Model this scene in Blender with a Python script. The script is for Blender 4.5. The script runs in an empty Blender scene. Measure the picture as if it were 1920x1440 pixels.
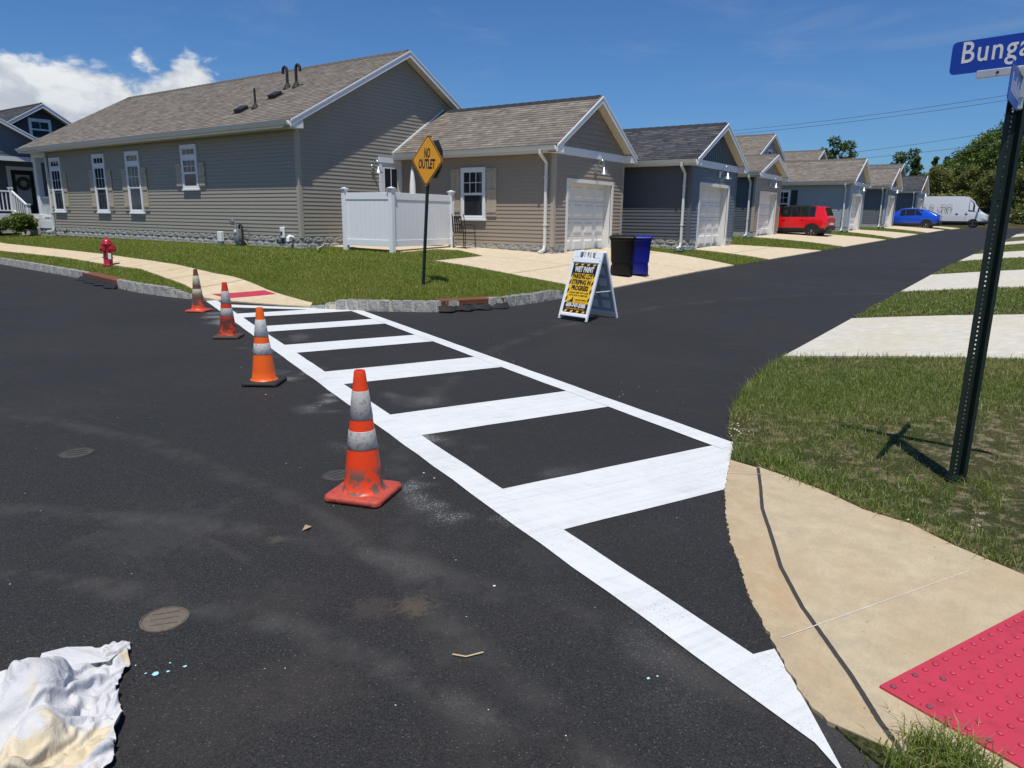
import bpy, bmesh, math, random
import numpy as np
from mathutils import Vector, Matrix
random.seed(7); RNG = np.random.default_rng(7)
R = math.radians
SC = bpy.context.scene
COL = SC.collection

# ------------------------------------------------------------------ camera
CAM_H = 1.52
YAW, PITCH, ROLL = R(35.67), R(13.21), R(0.74)
_fh = Vector((math.cos(YAW), math.sin(YAW), 0)); _rt = Vector((math.sin(YAW), -math.cos(YAW), 0)); _up = Vector((0, 0, 1))
_f = _fh*math.cos(PITCH) - _up*math.sin(PITCH); _u = _fh*math.sin(PITCH) + _up*math.cos(PITCH)
_r2 = _rt*math.cos(ROLL) + _u*math.sin(ROLL); _u2 = -_rt*math.sin(ROLL) + _u*math.cos(ROLL)
cam = bpy.data.cameras.new('camera'); cam.sensor_width = 36; cam.lens = 1330/1920*36
cam.clip_start = .05; cam.clip_end = 6000
camo = bpy.data.objects.new('camera', cam); COL.objects.link(camo)
camo.matrix_world = Matrix(((_r2.x, _u2.x, -_f.x, 0), (_r2.y, _u2.y, -_f.y, 0), (_r2.z, _u2.z, -_f.z, CAM_H), (0, 0, 0, 1)))
SC.camera = camo

# ------------------------------------------------------------------ sun, sky, exposure
SUN_EL, SUN_AZ = R(70.5), R(180 + 33)          # azimuth measured from +X towards +Y: where the sun stands
sund = bpy.data.lights.new('sun', 'SUN'); sund.energy = 5.0; sund.angle = R(.53); sund.color = (1, .955, .88)
suno = bpy.data.objects.new('sun', sund); COL.objects.link(suno)
_sd = Vector((math.cos(SUN_EL)*math.cos(SUN_AZ), math.cos(SUN_EL)*math.sin(SUN_AZ), math.sin(SUN_EL)))
suno.rotation_euler = _sd.to_track_quat('Z', 'Y').to_euler(); suno.location = (-20, -15, 40)
SC.view_settings.view_transform = 'Standard'; SC.view_settings.look = 'None'
SC.view_settings.exposure = -0.08; SC.view_settings.gamma = 1.0; SC.view_settings.use_curve_mapping = False
SC.render.engine = 'CYCLES'
SC.cycles.use_denoising = True
SC.cycles.max_bounces = 6; SC.cycles.diffuse_bounces = 2; SC.cycles.glossy_bounces = 3
SC.cycles.transparent_max_bounces = 8; SC.cycles.transmission_bounces = 4
SC.cycles.sample_clamp_indirect = 6

class NT:
    """small helper to write node trees"""
    def __init__(s, tree): s.t = tree; s.n = tree.nodes; s.l = tree.links
    def node(s, typ, **kw):
        n = s.n.new(typ)
        for k, v in kw.items():
            if k.startswith('i_'): n.inputs[k[2:].replace('_', ' ')].default_value = v
            else: setattr(n, k, v)
        return n
    def put(s, sock, v):
        if hasattr(v, 'is_output') or isinstance(v, bpy.types.NodeSocket): s.l.new(v, sock)
        else:
            if isinstance(v, (tuple, list)) and len(v) == 3 and sock.type == 'RGBA': v = (*v, 1)
            sock.default_value = v
    def math(s, op, a, b=0., c=None, clamp=False):
        n = s.n.new('ShaderNodeMath'); n.operation = op; n.use_clamp = clamp
        s.put(n.inputs[0], a); s.put(n.inputs[1], b)
        if c is not None: s.put(n.inputs[2], c)
        return n.outputs[0]
    def vmath(s, op, a, b=(0, 0, 0), out=0):
        n = s.n.new('ShaderNodeVectorMath'); n.operation = op
        s.put(n.inputs[0], a)
        if op == 'SCALE': s.put(n.inputs['Scale'], b)
        else: s.put(n.inputs[1], b)
        return n.outputs[out]
    def mix(s, f, a, b, mode='MIX'):
        n = s.n.new('ShaderNodeMix'); n.data_type = 'RGBA'; n.blend_type = mode
        s.put(n.inputs[0], f); s.put(n.inputs[6], a); s.put(n.inputs[7], b)
        return n.outputs[2]
    def noise(s, vec, scale, detail=4., rough=.55, out=0, dist=0.):
        n = s.n.new('ShaderNodeTexNoise'); s.put(n.inputs['Vector'], vec)
        n.inputs['Scale'].default_value = scale; n.inputs['Detail'].default_value = detail
        n.inputs['Roughness'].default_value = rough; n.inputs['Distortion'].default_value = dist
        return n.outputs[out]
    def voro(s, vec, scale, feature='F1', out='Distance', rnd=1.):
        n = s.n.new('ShaderNodeTexVoronoi'); n.feature = feature; s.put(n.inputs['Vector'], vec)
        n.inputs['Scale'].default_value = scale; n.inputs['Randomness'].default_value = rnd
        return n.outputs[out]
    def ramp(s, f, a, b, c0=0., c1=1.):
        n = s.n.new('ShaderNodeMapRange'); n.interpolation_type = 'SMOOTHSTEP'
        s.put(n.inputs[0], f); s.put(n.inputs[1], a); s.put(n.inputs[2], b); s.put(n.inputs[3], c0); s.put(n.inputs[4], c1)
        return n.outputs[0]
    def sep(s, v):
        n = s.n.new('ShaderNodeSeparateXYZ'); s.put(n.inputs[0], v); return n.outputs
    def comb(s, x, y, z):
        n = s.n.new('ShaderNodeCombineXYZ'); s.put(n.inputs[0], x); s.put(n.inputs[1], y); s.put(n.inputs[2], z); return n.outputs[0]
    def bump(s, h, strength=.3, dist=.01):
        n = s.n.new('ShaderNodeBump'); n.inputs['Strength'].default_value = strength; n.inputs['Distance'].default_value = dist
        s.put(n.inputs['Height'], h); return n.outputs[0]

world = bpy.data.worlds.new('World'); SC.world = world; world.use_nodes = True
wt = NT(world.node_tree); wt.n.clear()
sky = wt.node('ShaderNodeTexSky', sky_type='NISHITA', sun_disc=False, sun_elevation=SUN_EL)
sky.sun_rotation = R(90) - SUN_AZ          # Blender measures clockwise from +Y
sky.altitude = 0; sky.air_density = 1.0; sky.dust_density = .35; sky.ozone_density = 2.2
wdir = wt.node('ShaderNodeTexCoord').outputs['Generated']
wx, wy, wz = wt.sep(wdir)
# a bank of summer cumulus low in the sky, on the side away from the alley, and thin high cirrus
elev = wt.math('ARCSINE', wz)
azim = wt.math('ARCTAN2', wy, wx)
cpos = wt.comb(wt.math('MULTIPLY', azim, 1.0), wt.math('MULTIPLY', elev, 1.5), 7.7)
warp = wt.vmath('ADD', cpos, wt.vmath('SCALE', wt.noise(cpos, 14., 3., .6, out=1), .035))
puff = wt.noise(warp, 11., 8., .56)
puff2 = wt.noise(wt.vmath('ADD', warp, (-.012, .02, 0.)), 11., 8., .56)
topn = wt.noise(wt.comb(azim, 0., 11.), 9., 2., .5)
top = wt.math('ADD', .160, wt.math('MULTIPLY', wt.math('SUBTRACT', topn, .5), .07))
azgate = wt.ramp(azim, .86, 1.0, -.22, .010)
top = wt.math('ADD', top, azgate)
dens = wt.math('ADD', wt.math('MULTIPLY', wt.math('SUBTRACT', top, elev), 13.), wt.math('MULTIPLY', wt.math('SUBTRACT', puff, .5), 1.75))
cmask = wt.ramp(dens, .0, .22)
cmask = wt.math('MULTIPLY', cmask, wt.ramp(elev, -.02, .01))
lit = wt.ramp(wt.math('SUBTRACT', puff, puff2), -.12, .1)
body = wt.ramp(dens, .15, 1.9)
shade = wt.math('ADD', wt.math('MULTIPLY', lit, .55), wt.math('MULTIPLY', wt.math('SUBTRACT', 1., body), .45), clamp=True)
ccol = wt.mix(shade, (4.4, 5.4, 6.9), (12.5, 13., 13.4))  # sunlit and shaded cloud sides painted into the sky colour
cir = wt.noise(wt.comb(wt.math('MULTIPLY', azim, 2.2), wt.math('MULTIPLY', elev, 9.), 1.), 2.2, 6., .62, dist=.6)
cirm = wt.math('MULTIPLY', wt.ramp(cir, .5, .78), wt.ramp(elev, .02, .2, .0, .16))
skc = wt.mix(1., sky.outputs[0], (.60, 1.0, 1.50), 'MULTIPLY')
skc = wt.mix(cirm, skc, (6.5, 7.3, 8.4))
skc = wt.mix(cmask, skc, ccol)
bg = wt.node('ShaderNodeBackground'); bg.inputs['Strength'].default_value = .069
wt.l.new(skc, bg.inputs['Color'])
wo = wt.node('ShaderNodeOutputWorld'); wt.l.new(bg.outputs[0], wo.inputs['Surface'])

# ------------------------------------------------------------------ materials
MATS = {}
def new_mat(name):
    m = bpy.data.materials.new(name); m.use_nodes = True
    t = NT(m.node_tree); b = m.node_tree.nodes['Principled BSDF']
    MATS[name] = m
    return m, t, b
def obj_co(t): return t.node('ShaderNodeTexCoord').outputs['Object']
def geo_co(t): return t.node('ShaderNodeNewGeometry').outputs['Position']
def plain(name, rgb, rough=.55, var=.12, scale=6., metal=0., bump=0., bscale=60., spec=.5, coat=0., dirt=0.):
    m, t, b = new_mat(name)
    p = geo_co(t)
    n = t.noise(p, scale, 5., .6)
    c = t.mix(n, tuple(v*(1-var) for v in rgb), tuple(min(1, v*(1+var)) for v in rgb))
    if dirt:
        d = t.ramp(t.noise(p, scale*1.7, 8., .65), .5, .72, 0., dirt)
        c = t.mix(d, c, tuple(v*.35+.01 for v in rgb))
    t.put(b.inputs['Base Color'], c)
    b.inputs['Roughness'].default_value = rough; b.inputs['Metallic'].default_value = metal
    b.inputs['Specular IOR Level'].default_value = spec
    if coat: b.inputs['Coat Weight'].default_value = coat; b.inputs['Coat Roughness'].default_value = .05
    if bump: t.put(b.inputs['Normal'], t.bump(t.noise(p, bscale, 4., .6), bump, .01))
    return m

def asphalt_mat():
    m, t, b = new_mat('asphalt'); p = geo_co(t)
    big = t.noise(p, .35, 4., .6, dist=.8); mid = t.noise(p, 1.6, 5., .65, dist=.5); fine = t.noise(p, 170., 3., .6)
    grit = t.voro(p, 120.)
    c = t.mix(t.ramp(big, .3, .7), (.030, .0292, .0288), (.0365, .0355, .0348))
    x, y, z = t.sep(p)
    c = t.mix(t.math('MULTIPLY', t.math('MULTIPLY', t.ramp(mid, .48, .76), t.ramp(x, 6., 11., .22, .12)), t.ramp(fine, .42, .66)), c, (.075, .071, .066))
    c = t.mix(t.ramp(fine, .40, .62, 0., .75), c, (.009, .009, .010)); c = t.mix(t.ramp(t.noise(p, 120., 3., .6), .58, .70, 0., .55), c, (.085, .083, .08))
    cell = t.node('ShaderNodeTexVoronoi'); t.put(cell.inputs['Vector'], p); cell.inputs['Scale'].default_value = 95.
    rnd = t.sep(cell.outputs['Color'])
    chip = t.math('MULTIPLY', t.ramp(rnd[0], .86, .92), t.ramp(cell.outputs['Distance'], .28, .16))
    c = t.mix(t.math('MULTIPLY', chip, .55), c, (.19, .18, .165))
    # tyre scrapes and swept dust: long streaks along the street and out of the alley
    st = t.noise(t.vmath('MULTIPLY', p, (7.5, .55, 1.)), 1., 4., .6, dist=.25)
    c = t.mix(t.math('MULTIPLY', t.ramp(st, .56, .80, 0., .3), t.ramp(t.noise(p, .8, 3.), .45, .65)), c, (.085, .08, .075))
    st2 = t.noise(t.vmath('MULTIPLY', p, (.35, 7., 1.)), 1., 4., .6, dist=.3)
    c = t.mix(t.math('MULTIPLY', t.ramp(st2, .6, .84, 0., .34), t.ramp(x, 7., 9.)), c, (.06, .06, .062))
    for (cx, cy, rad, w_, am) in ((-3.2, 1.2, 4.75, .10, .30), (-3.2, 1.2, 5.35, .13, .24), (-6., 4.2, 8.3, .12, .2), (9., -3.6, 8.9, .15, .2)):
        dr = t.math('ABSOLUTE', t.math('SUBTRACT', t.vmath('DISTANCE', t.vmath('ADD', p, t.vmath('SCALE', t.noise(p, 1.2, 2., .5, out=1), .22)), (cx+.11, cy+.11, 0.), out='Value'), rad))
        c = t.mix(t.math('MULTIPLY', t.ramp(dr, w_, w_*.1, 0., am), t.math('MULTIPLY', t.ramp(t.noise(p, 2.6, 5., .7), .38, .62), t.ramp(fine, .38, .62, .25, 1.6))), c, (.105, .10, .094))
    # overspray of white marking paint, in drifts just outside the crosswalk lines
    ux, uy = .402, .9157
    d = t.math('SUBTRACT', t.math('MULTIPLY', t.math('SUBTRACT', x, 2.9), uy), t.math('MULTIPLY', t.math('SUBTRACT', y, 2.1), ux))
    al = t.math('ADD', t.math('MULTIPLY', x, ux), t.math('MULTIPLY', y, uy))
    dz = t.math('MULTIPLY', t.ramp(d, -.62, -.22), t.ramp(d, .32, .06))
    puffs = t.ramp(t.noise(t.comb(t.math('MULTIPLY', al, 1.), d, 0.), 1.9, 2., .5), .52, .68)
    puffs = t.math('MULTIPLY', t.math('ADD', t.math('MULTIPLY', dz, puffs), t.math('MULTIPLY', t.math('MULTIPLY', t.ramp(d, .2, .35), t.ramp(d, .9, .4)), t.ramp(t.noise(p, 1.3, 2.), .56, .7, 0., .5))), t.ramp(al, 2.3, 3.4, .12, .8))
    speck = t.ramp(t.math('ADD', t.noise(p, 130., 2., .6), t.math('MULTIPLY', puffs, .10)), .60, .70)
    c = t.mix(t.math('MULTIPLY', t.math('MULTIPLY', puffs, t.math('ADD', speck, .07)), .9), c, (.62, .64, .64))
    # a few stains with a shape of their own
    for (sx, sy, sr, col, am) in ((1.865, 1.80, .10, (.17, .13, .085), .95), (1.75, 1.93, .12, (.12, .095, .07), .6), (1.55, 2.25, .26, (.085, .075, .06), .4), (1.3, 1.75, .25, (.07, .055, .045), .55),
                                  (1.62, 3.3, .45, (.12, .115, .105), .35), (1.0, 1.9, .3, (.06, .05, .042), .5), (2.2, 6.2, .6, (.07, .067, .06), .3),
                                  (1.9, 2.75, .05, (.16, .13, .1), .6), (.75, 3.9, .5, (.07, .068, .064), .4), (2.6, 1.6, .3, (.10, .10, .10), .28)):
        dd = t.vmath('DISTANCE', p, (sx, sy, 0.), out='Value')
        dd = t.math('ADD', dd, t.math('MULTIPLY', t.math('SUBTRACT', t.noise(p, 3.2/max(sr, .1), 5., .7), .5), sr*2.4))
        c = t.mix(t.math('MULTIPLY', t.ramp(dd, sr, sr*.3, 0., am*.42), t.ramp(fine, .3, .6, .35, 1.)), c, col)
    t.put(b.inputs['Base Color'], c)
    t.put(b.inputs['Roughness'], t.ramp(mid, .3, .7, .62, .82))
    b.inputs['Specular IOR Level'].default_value = .2
    h = t.math('ADD', t.math('MULTIPLY', grit, .6), t.math('MULTIPLY', fine, .4))
    t.put(b.inputs['Normal'], t.bump(h, .55, .006))
    return m

def concrete_mat(name, rgb, stain, am=.5):
    m, t, b = new_mat(name); p = geo_co(t)
    n1 = t.noise(p, 1.1, 7., .66, dist=.9); n2 = t.noise(p, 7., 7., .75); n3 = t.noise(p, 90., 4., .7)
    broom = t.noise(t.vmath('MULTIPLY', p, (4., 120., 4.)), 1., 3., .6)
    c = t.mix(t.ramp(n2, .3, .7), tuple(v*.84 for v in rgb), tuple(min(1, v*1.08) for v in rgb))
    c = t.mix(t.ramp(n1, .44, .66, 0., am), c, stain)
    c = t.mix(t.ramp(broom, .5, .75, 0., .18), c, tuple(v*.6 for v in rgb))
    c = t.mix(t.ramp(n3, .55, .70, 0., .45), c, tuple(v*.55 for v in rgb))
    c = t.mix(t.ramp(t.noise(p, 60., 4., .7), .60, .72, 0., .35), c, tuple(min(1, v*1.3) for v in rgb))
    pit = t.math('MULTIPLY', t.ramp(t.noise(p, 30., 4., .75), .64, .70), t.ramp(t.noise(p, 2.3, 3.), .45, .6))
    c = t.mix(t.math('MULTIPLY', pit, .7), c, tuple(v*.3 for v in rgb))
    t.put(b.inputs['Base Color'], c); b.inputs['Roughness'].default_value = .85; b.inputs['Specular IOR Level'].default_value = .25
    t.put(b.inputs['Normal'], t.bump(t.math('ADD', broom, n3), .25, .003))
    return m

def ground_mat(name, green, dry, soil, soil_lo=.55, soil_hi=.7):
    m, t, b = new_mat(name); p = geo_co(t)
    n1 = t.noise(p, .55, 4., .6, dist=.4); n2 = t.noise(p, 9., 5., .7); n3 = t.noise(p, 70., 4., .7)
    c = t.mix(t.ramp(n1, .42, .68), green, dry)
    c = t.mix(t.ramp(n3, .3, .7), tuple(v*.45 for v in green), c)
    c = t.mix(t.ramp(n2, soil_lo, soil_hi), c, soil)
    t.put(b.inputs['Base Color'], c); b.inputs['Roughness'].default_value = .95; b.inputs['Specular IOR Level'].default_value = .1
    t.put(b.inputs['Normal'], t.bump(n3, .9, .03))
    return m

def blade_mat(name, a, b2, dry, dsc=.6, dlo=.5, dhi=.72):
    m, t, b = new_mat(name); p = geo_co(t)
    oi = t.node('ShaderNodeAttribute', attribute_name='tint')
    f = oi.outputs['Fac']
    c = t.mix(f, a, b2)
    patch = t.ramp(t.noise(p, dsc, 4., .6, dist=.4), dlo, dhi)
    c = t.mix(t.math('MULTIPLY', patch, t.ramp(f, .2, .9, .2, .85)), c, dry)
    t.put(b.inputs['Base Color'], c); b.inputs['Roughness'].default_value = .5; b.inputs['Specular IOR Level'].default_value = .35
    tr = t.node('ShaderNodeBsdfTranslucent'); t.put(tr.inputs['Color'], t.mix(1., c, (1.3, 1.5, .7), 'MULTIPLY'))
    mx = t.node('ShaderNodeMixShader'); mx.inputs[0].default_value = .38
    out = m.node_tree.nodes['Material Output']
    t.l.new(b.outputs[0], mx.inputs[1]); t.l.new(tr.outputs[0], mx.inputs[2]); t.l.new(mx.outputs[0], out.inputs['Surface'])
    return m

def shingle_mat(name, c1, c2, c3):
    m, t, b = new_mat(name)
    uv = t.node('ShaderNodeUVMap').outputs[0]
    def brick(w, off, sq):
        n = t.node('ShaderNodeTexBrick', offset=off, squash=1.); t.put(n.inputs['Vector'], uv)
        n.inputs['Scale'].default_value = 1.; n.inputs['Brick Width'].default_value = w; n.inputs['Row Height'].default_value = .14
        n.inputs['Mortar Size'].default_value = .004; n.inputs['Mortar Smooth'].default_value = .1; n.inputs['Bias'].default_value = 0.
        n.inputs['Color1'].default_value = (0, 0, 0, 1); n.inputs['Color2'].default_value = (1, 1, 1, 1); n.inputs['Mortar'].default_value = (.5, .5, .5, 1)
        return n
    b1 = brick(.31, .37, 1); b2 = brick(.19, .61, 1)
    f = t.math('ADD', t.math('MULTIPLY', b1.outputs[0], .5), t.math('MULTIPLY', b2.outputs[0], .5))
    p = geo_co(t)
    f = t.math('ADD', f, t.math('MULTIPLY', t.math('SUBTRACT', t.noise(p, 1.1, 4.), .5), .16), clamp=True)
    c = t.mix(t.ramp(f, 0., .55), c1, c2); c = t.mix(t.ramp(f, .5, 1.), c, c3)
    c = t.mix(t.ramp(t.noise(p, 130., 3., .7), .35, .7, 0., .35), c, tuple(v*.5 for v in c1))
    # thin dark line where a tab ends
    c = t.mix(t.math('MULTIPLY', b1.outputs['Fac'], .6), c, tuple(v*.4 for v in c1))
    t.put(b.inputs['Base Color'], c); b.inputs['Roughness'].default_value = .9; b.inputs['Specular IOR Level'].default_value = .2
    h = t.math('ADD', t.math('MULTIPLY', b1.outputs[0], .6), t.math('MULTIPLY', t.noise(p, 200., 3.), .4))
    t.put(b.inputs['Normal'], t.bump(h, .5, .006))
    return m

def stone_mat(name, a, b2, dark, scale=30.):
    m, t, b = new_mat(name); p = geo_co(t)
    n = t.noise(p, scale, 6., .75); v = t.voro(p, scale*2.2)
    c = t.mix(t.ramp(n, .35, .65), a, b2); c = t.mix(t.ramp(t.noise(p, scale*.8, 5., .8), .56, .68), c, dark)
    t.put(b.inputs['Base Color'], c); b.inputs['Roughness'].default_value = .85; b.inputs['Specular IOR Level'].default_value = .25
    t.put(b.inputs['Normal'], t.bump(t.math('ADD', n, v), 1., .03))
    return m

def siding_mat(name, rgb):
    m, t, b = new_mat(name); p = geo_co(t)
    gr = t.noise(t.vmath('MULTIPLY', p, (2., 2., 60.)), 1., 3., .6)
    c = t.mix(t.noise(p, .9, 3.), tuple(v*.93 for v in rgb), tuple(v*1.05 for v in rgb))
    c = t.mix(t.ramp(gr, .4, .7, 0., .12), c, tuple(v*.7 for v in rgb))
    t.put(b.inputs['Base Color'], c); b.inputs['Roughness'].default_value = .5; b.inputs['Specular IOR Level'].default_value = .35
    t.put(b.inputs['Normal'], t.bump(gr, .12, .004))
    return m

def glass_mat(name='window_glass', tint=(.012, .016, .02)):
    m, t, b = new_mat(name)
    p = geo_co(t)
    t.put(b.inputs['Base Color'], t.mix(t.noise(p, 1.5, 3.), tint, tuple(v*2.2 for v in tint)))
    b.inputs['Roughness'].default_value = .04; b.inputs['Specular IOR Level'].default_value = .42
    t.put(b.inputs['Normal'], t.bump(t.noise(p, 1.6, 2.), .06, .05))
    return m

def cone_mat(name, rgb, dark, zlo, zhi, am, faded=None):
    """orange PVC with black scuffs; scuffs thicker between two heights"""
    m, t, b = new_mat(name); p = obj_co(t)
    x, y, z = t.sep(p)
    n = t.noise(p, 9., 6., .68, dist=.8); n2 = t.noise(p, 45., 4., .7)
    band = t.math('MULTIPLY', t.ramp(z, zlo-.04, zlo+.02), t.ramp(z, zhi+.05, zhi-.03))
    g = t.math('ADD', t.math('MULTIPLY', band, t.ramp(n, .42, .52, 0., am)), t.ramp(n2, .66, .72, 0., .6), clamp=True)
    c = t.mix(t.noise(p, 4., 3.), tuple(v*.9 for v in rgb), rgb)
    c = t.mix(g, c, dark)
    if faded: c = t.mix(t.ramp(z, .29, .31, 0., .9), c, faded)
    t.put(b.inputs['Base Color'], c); t.put(b.inputs['Roughness'], t.ramp(g, 0., 1., .42, .75))
    t.put(b.inputs['Normal'], t.bump(n2, .15, .004))
    return m

def collar_mat(name, rgb):
    m, t, b = new_mat(name); p = obj_co(t)
    n2 = t.noise(p, 40., 5., .75); hexv = t.voro(p, 260.)
    c = t.mix(t.ramp(n2, .50, .66, 0., .8), rgb, tuple(v*.3 for v in rgb))
    c = t.mix(t.ramp(hexv, .3, .6, 0., .22), c, tuple(v*.6 for v in rgb))
    t.put(b.inputs['Base Color'], c); b.inputs['Roughness'].default_value = .4
    return m

asphalt_mat()
concrete_mat('sidewalk_concrete', (.56, .46, .31), (.49, .37, .21), .5)
concrete_mat('ramp_concrete', (.45, .375, .255), (.41, .305, .18), .6)
concrete_mat('apron_concrete', (.43, .345, .225), (.40, .27, .145), .8)
concrete_mat('driveway_concrete', (.58, .485, .345), (.52, .41, .27), .45)
concrete_mat('pale_concrete', (.55, .525, .45), (.50, .44, .31), .5)
ground_mat('lawn_soil', (.11, .13, .028), (.19, .18, .055), (.10, .085, .045), .62, .78)
ground_mat('verge_soil', (.075, .085, .03), (.15, .13, .06), (.25, .20, .13), .5, .64)
ground_mat('bank_soil', (.055, .062, .02), (.16, .13, .06), (.15, .11, .065), .5, .66)
blade_mat('lawn_blades', (.15, .20, .028), (.33, .36, .075), (.38, .33, .11), .6, .46, .70)
blade_mat('verge_blades', (.105, .155, .032), (.26, .30, .08), (.36, .31, .14), 1.1, .47, .66)
blade_mat('straw', (.32, .25, .12), (.45, .36, .18), (.3, .24, .12))
shingle_mat('shingle_brown', (.135, .118, .102), (.205, .178, .152), (.29, .26, .225))
shingle_mat('shingle_slate', (.035, .037, .044), (.07, .072, .08), (.13, .125, .125))
shingle_mat('shingle_grey', (.10, .10, .10), (.16, .16, .155), (.22, .215, .2))
stone_mat('granite', (.60, .59, .55), (.42, .42, .40), (.07, .07, .07), 34.)
stone_mat('split_block', (.52, .52, .49), (.36, .36, .34), (.10, .10, .10), 26.)
plain('mortar', (.55, .5, .38), .9, .2, 30., bump=.4)
siding_mat('siding_taupe', (.31, .285, .235))
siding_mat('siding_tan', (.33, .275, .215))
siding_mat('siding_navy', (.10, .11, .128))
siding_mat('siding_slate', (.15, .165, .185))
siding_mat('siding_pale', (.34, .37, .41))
siding_mat('siding_dark_slate', (.055, .06, .075))  # much darker blue-grey siding for the neighbour's upper gable
plain('vinyl_white', (.80, .81, .82), .38, .03, 3.)
plain('trim_white', (.74, .755, .77), .42, .04, 3.)
plain('gutter_white', (.70, .70, .66), .4, .05, 3.)
plain('soffit_cream', (.66, .60, .46), .55, .05, 3.)
plain('shutter_tan', (.42, .36, .27), .5, .05, 3.)
plain('shutter_black', (.02, .022, .026), .5, .1, 3.)
plain('corner_board', (.38, .34, .28), .5, .05, 3.)
plain('corner_navy', (.10, .11, .13), .5, .05, 3.)
plain('corner_pale', (.36, .39, .43), .5, .05, 3.)
plain('door_white', (.74, .73, .69), .45, .04, 2.)
plain('black_paint', (.012, .012, .013), .45, .2, 8.)
plain('galvanised', (.55, .56, .57), .28, .08, 20., metal=.9)
plain('blade_aluminium', (.6, .6, .58), .4, .12, 30., metal=.7)
plain('black_pipe', (.012, .012, .013), .75, .2, 8.)
plain('meter_grey', (.19, .21, .22), .45, .15, 20., metal=.2)
plain('hydrant_red', (.40, .012, .022), .32, .15, 14., coat=.4, dirt=.4)
plain('rust_iron', (.16, .055, .025), .8, .35, 22., bump=.6, dirt=.7)
plain('filter_fabric', (.006, .006, .007), .75, .3, 20., bump=.5)
plain('cover_iron', (.13, .105, .08), .7, .35, 35., bump=.5, dirt=.6)
plain('cover_dark', (.05, .045, .04), .7, .35, 35., bump=.5, dirt=.6)
plain('tactile_red', (.46, .035, .065), .55, .12, 9., bump=.15, dirt=.35)
plain('tactile_worn', (.16, .06, .065), .7, .3, 40.)
plain('rubber_black', (.014, .014, .014), .75, .3, 30., bump=.3, dirt=.2)
plain('base_red', (.42, .06, .035), .6, .25, 16., bump=.25, dirt=.75)
plain('base_brown', (.06, .035, .028), .7, .3, 20., bump=.3)
cone_mat('cone_scuffed', (.88, .06, .005), (.12, .085, .07), .03, .16, .95)
cone_mat('cone_clean', (.92, .13, .004), (.05, .03, .02), .0, .06, .3)
cone_mat('cone_dark', (.60, .045, .006), (.055, .022, .015), -.05, .25, .9)
cone_mat('cone_brown', (.75, .07, .01), (.075, .06, .05), .09, .27, 1., (.085, .05, .035))
collar_mat('collar_white', (.47, .44, .41)); collar_mat('collar_clean', (.56, .55, .54)); collar_mat('collar_yellow', (.52, .48, .33))
plain('sign_yellow', (.80, .34, .004), .4, .04, 6.)
plain('sign_black', (.008, .008, .009), .5, .1, 6.)
plain('sign_back', (.045, .055, .055), .5, .15, 10., metal=.4)
plain('street_blue', (.003, .042, .33), .35, .08, 8.)
plain('letter_white', (.66, .66, .64), .45, .08, 12.)
plain('post_green', (.005, .014, .011), .45, .25, 16., dirt=.4)
plain('frame_plastic', (.76, .78, .80), .42, .04, 6.)
plain('frame_inner', (.42, .45, .5), .5, .06, 6.)
plain('poster_yellow', (.83, .50, .012), .45, .03, 6.)
plain('poster_orange', (.70, .30, .03), .5, .05, 6.)
plain('bin_black', (.006, .006, .007), .38, .15, 10., spec=.3)
plain('bin_blue', (.003, .010, .24), .34, .12, 10.)
plain('paint_red', (.74, .008, .012), .22, .05, 5., coat=.8)
plain('paint_blue', (.012, .085, .62), .2, .08, 5., coat=.9, metal=.25)
plain('paint_white', (.72, .73, .74), .25, .03, 3., coat=.7)
plain('car_glass', (.012, .014, .016), .05, .1, 3., spec=.7)
plain('car_trim', (.012, .012, .013), .5, .2, 10.)
plain('tyre', (.012, .012, .012), .8, .2, 20.)
plain('alloy', (.5, .5, .5), .3, .1, 10., metal=.8)
plain('lamp_red', (.30, .008, .01), .2, .1, 9., coat=.6)
plain('lamp_clear', (.5, .52, .55), .15, .1, 9., coat=.6)
plain('bark', (.085, .065, .045), .9, .3, 9., bump=.8)
plain('umbrella_cloth', (.78, .78, .77), .8, .04, 5.)
plain('wreath_green', (.03, .05, .03), .9, .4, 30.)
plain('leaf_dry', (.36, .25, .16), .8, .2, 40.)
plain('twig', (.55, .42, .24), .8, .1, 40.)
plain('paint_chip', (.35, .62, .68), .5, .1, 30.)
plain('wire_grey', (.10, .12, .14), .6, .1, 3.)
plain('splash_green', (.03, .10, .07), .6, .15, 6.)
plain('brick_joint', (.042, .038, .034), .95, .35, 60., bump=.6)
plain('porch_floor', (.55, .55, .55), .6, .05, 3.)
plain('curtain', (.40, .41, .41), .9, .15, 14.)
plain('interior_dark', (.010, .011, .012), .9, .2, 3.)
glass_mat()
glass_mat('teal_glass', (.006, .035, .045))

m, t, b = new_mat('road_paint'); p = geo_co(t)
c = t.mix(t.noise(p, 5., 5., .6), (.585, .605, .60), (.66, .675, .668))
wear = t.math('MULTIPLY', t.ramp(t.noise(p, 150., 3., .7), .58, .70), t.ramp(t.noise(p, 1.7, 4., .6), .40, .66, .15, .8))
streak = t.math('ADD', t.ramp(t.noise(t.vmath('MULTIPLY', p, (30., 6., 1.)), 1., 3.), .45, .75, 0., .35), t.ramp(t.noise(p, 2.2, 5., .65), .45, .75, 0., .30))
px_, py_, pz_ = t.sep(p)
al_ = t.math('ADD', t.math('MULTIPLY', px_, .402), t.math('MULTIPLY', py_, .9157)); sl_ = t.math('SUBTRACT', t.math('MULTIPLY', px_, .9157), t.math('MULTIPLY', py_, .402))
roll = t.noise(t.comb(t.math('MULTIPLY', sl_, 1.3), t.math('MULTIPLY', al_, 26.), 0.), 1., 3., .6)
streak = t.math('ADD', streak, t.ramp(roll, .42, .72, 0., .45), clamp=True)
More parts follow.
